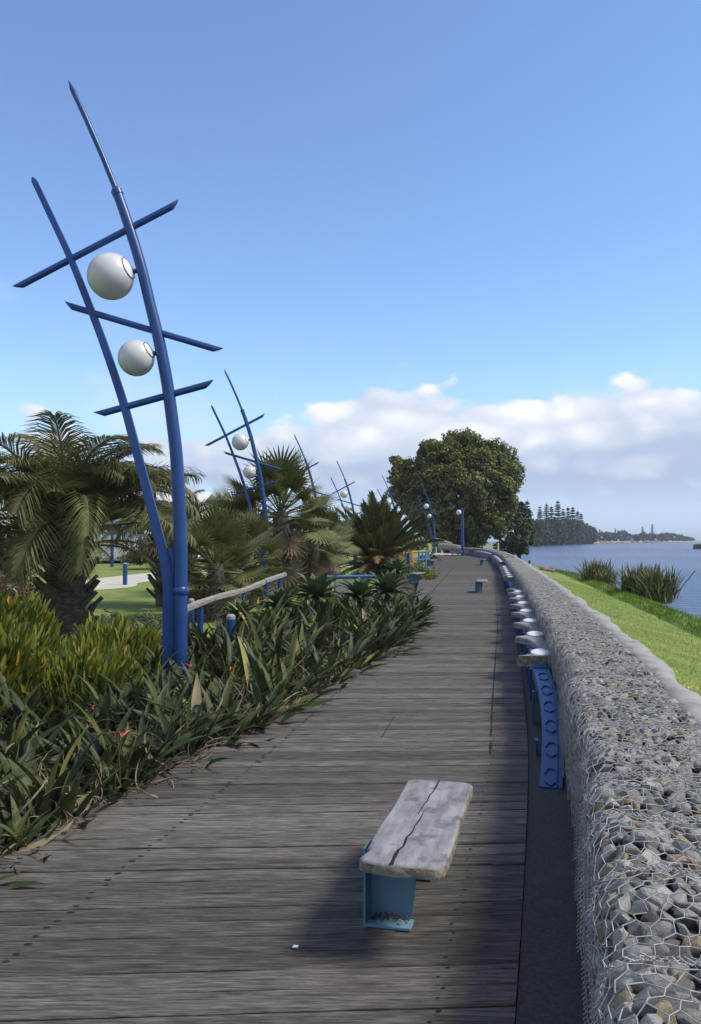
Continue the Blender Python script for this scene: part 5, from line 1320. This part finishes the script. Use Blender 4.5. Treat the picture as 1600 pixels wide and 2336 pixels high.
fp = [(1193, 430), (1207, 450), (1221, 475), (1235, 500), (1249, 530), (1263, 560), (1277, 595), (1291, 630), (1305, 670), (1319, 710), (1333, 750), (1347, 790)]
for k, (px, Y) in enumerate(fp):
    x = at(px, 1233, Y).x; ht = np.interp(px, [1190, 1260, 1310, 1345, 1360], [1187, 1182, 1187, 1200, 1213]); ztop = at(px, ht + ft.uniform(-5, 5), Y).z
    round_tree((x, Y, -1.0), 17 * Y / F_PX, (ztop + 1.0) * .95, f'{lab_ft[k]} broad tree from the left in the dark far-shore row', 310 + k, 130, 46, .35 + Y / 480)
def norfolk(px, pytop, Y, zb, label, wk=.20, group='norfolk pines above the far shore trees'):
    p = at(px, pytop, Y); h = p.z - zb; root = empty('norfolk_pine', (p.x, Y, zb), 0, label, 'tree', group); g_ = np.random.default_rng(int(px))
    MB().tube([(0, 0, -.5), (0, 0, h)], [h * .016, h * .004], 6).build('trunk', M_trunk, root)
    nt_ = 17; P, Z, S = [], [], []
    for k in range(nt_):
        t_ = .12 + .86 * k / nt_ + g_.uniform(-.012, .012); rad = g_.uniform(.75, 1.1) * h * wk * (1 - t_) ** .8 + h * .012
        for b in range(7):
            a_ = b * .8976 + k * .45 + g_.uniform(-.15, .15)
            for q in np.linspace(.15, 1, 7):
                P.append((rad * q * math.cos(a_), rad * q * math.sin(a_), h * t_ + rad * .18 * q * q)); Z.append((g_.normal(0, .9), g_.normal(0, .9), 1)); S.append(h * .034 * (1.15 - .5 * q))
    n = len(P); V, Fs, inst = scatter([QUAD], np.zeros(n, int), np.array(P), basis_from(np.array(Z), g_.uniform(0, 6, n)), np.array(S) * g_.uniform(1.3, 2.6, n)); obj('branches', mesh_np('branches', V, Fs, M_pine), root)
for px, py, Y, lab in ((1203, 1138, 230, 'norfolk pine at the left, beside the big round tree'), (1232, 1153, 250, 'norfolk pine second from the left in the far row'), (1247, 1147, 255, 'norfolk pine third from the left in the far row'), (1258, 1152, 290, 'slim norfolk pine left of the tallest one'), (1273, 1140, 270, 'tallest norfolk pine of the far row'), (1285, 1158, 300, 'norfolk pine just right of the tallest one'),
                       (1296, 1154, 330, 'faint norfolk pine right of the tallest pine'), (1307, 1153, 300, 'norfolk pine in the right half of the far row'), (1318, 1163, 310, 'short norfolk pine near the right end of the row'), (1326, 1168, 330, 'rightmost norfolk pine of the near group')): norfolk(px, py, Y * 2.05, -.5, lab)
# the far spit
rows = []
for t_ in np.linspace(0, 1, 30):
    Y = 890 + 600 * t_; x0 = at(1345 + 265 * t_, 1233, Y).x; rows.append([(x0, Y - 8, WATER_Z - .5), (x0, Y, WATER_Z + 1.6 + .5 * math.sin(t_ * 20)), (x0, Y + 60, WATER_Z + 4.0), (x0 + 10, Y + 260, WATER_Z + 4.0)])
sheet('sand_spit', rows, mat('dune_sand', (.30, .26, .14), .9, (.22, .24, .10), scale=.05))
sp = random.Random(400); k = 0
for px, py, wpx, Y in ((1374, 1214, 12, 740), (1388, 1213, 12, 760), (1402, 1217, 10, 780), (1420, 1211, 13, 810), (1433, 1218, 9, 830), (1455, 1219, 12, 870), (1470, 1215, 12, 890), (1487, 1217, 12, 920), (1507, 1218, 11, 950), (1520, 1216, 12, 970), (1535, 1217, 12, 990), (1550, 1221, 11, 1020), (1563, 1225, 11, 1050), (1575, 1228, 9, 1080)):
    Y = Y * 1.22; p = at(px, py, Y + 40); round_tree((p.x, Y + 40, WATER_Z + 3.5), wpx * Y / F_PX * 1.0, p.z - WATER_Z - 3.0, ['dark clump of trees on the far spit, left of the little house', 'dark clump of trees on the far spit, right of the little house'][px > 1443], 410 + k, 44, 30, 2.2, 'tree clumps on the far spit ' + ('left' if px < 1443 else 'right'), 'spit_tree'); k += 1
for px, py, Y, lab in ((1368, 1206, 800, 'faint thin pine where the spit begins'), (1404, 1204, 780, 'pine on the spit, between two round trees'), (1424, 1206, 810, 'pine top above the round tree on the spit'), (1466, 1200, 890, 'broad pine on the spit right of the little house'), (1488, 1194, 920, 'tallest slim pine on the far spit'), (1513, 1214, 960, 'small pine top near the end of the spit')): norfolk(px, py, Y * 1.24 + 30, WATER_Z + 3, lab, .17, 'pines on the far spit')
p = at(1446, 1236, 1105); root = empty('little_house', (p.x, 1105, WATER_Z + 1.8), R(20), 'little white house with red roof on the far spit', 'house'); MB().box((0, 0, 2), (9, 7, 4)).build('wall', M_bwall, root); MB().prism([(-5.5, 3.9), (5.5, 3.9), (-1.5, 9.5)], -4, 4).build('roof', M_red_roof, root); MB().box((1.5, -3.55, 2), (2, .2, 1.6)).build('window', M_glass, root)
for k, (px, wv) in enumerate(((1478, 9), (1490, 12), (1503, 8), (1515, 5))):
    p = at(px, 1236, 1180 + 25 * k); root = empty('boat_shed', (p.x, 1180 + 25 * k, WATER_Z + 1.6), 0, ['white boat shed nearest the little house', 'longest white boat shed on the far spit', 'white boat shed third along the spit', 'smallest white boat shed at the right of the row'][k], 'shed', 'white sheds on the far spit'); MB().box((0, 0, 1), (wv, 5, 2)).build('wall', M_bwall, root); MB().prism([(-wv / 2 - .3, 1.95), (wv / 2 + .3, 1.95), (0, 3.2)], -2.8, 2.8).build('roof', M_wroof, root)

# ------------------------------------------------------------------ sea air
hm = bpy.data.materials.new('sea_haze'); hm.use_nodes = True; ht_ = hm.node_tree; ht_.nodes.clear()
ho = ht_.nodes.new('ShaderNodeOutputMaterial'); pv = ht_.nodes.new('ShaderNodeVolumePrincipled'); pv.inputs['Color'].default_value = (.78, .87, 1, 1)
pv.inputs['Density'].default_value = .00020; pv.inputs['Anisotropy'].default_value = .1; ht_.links.new(pv.outputs[0], ho.inputs['Volume'])
tag(MB().box((0, 2700, 17.5), (7600, 6200, 43)).build('haze', hm), 'thin blue sea haze over the far shore', 'haze', kind='stuff')
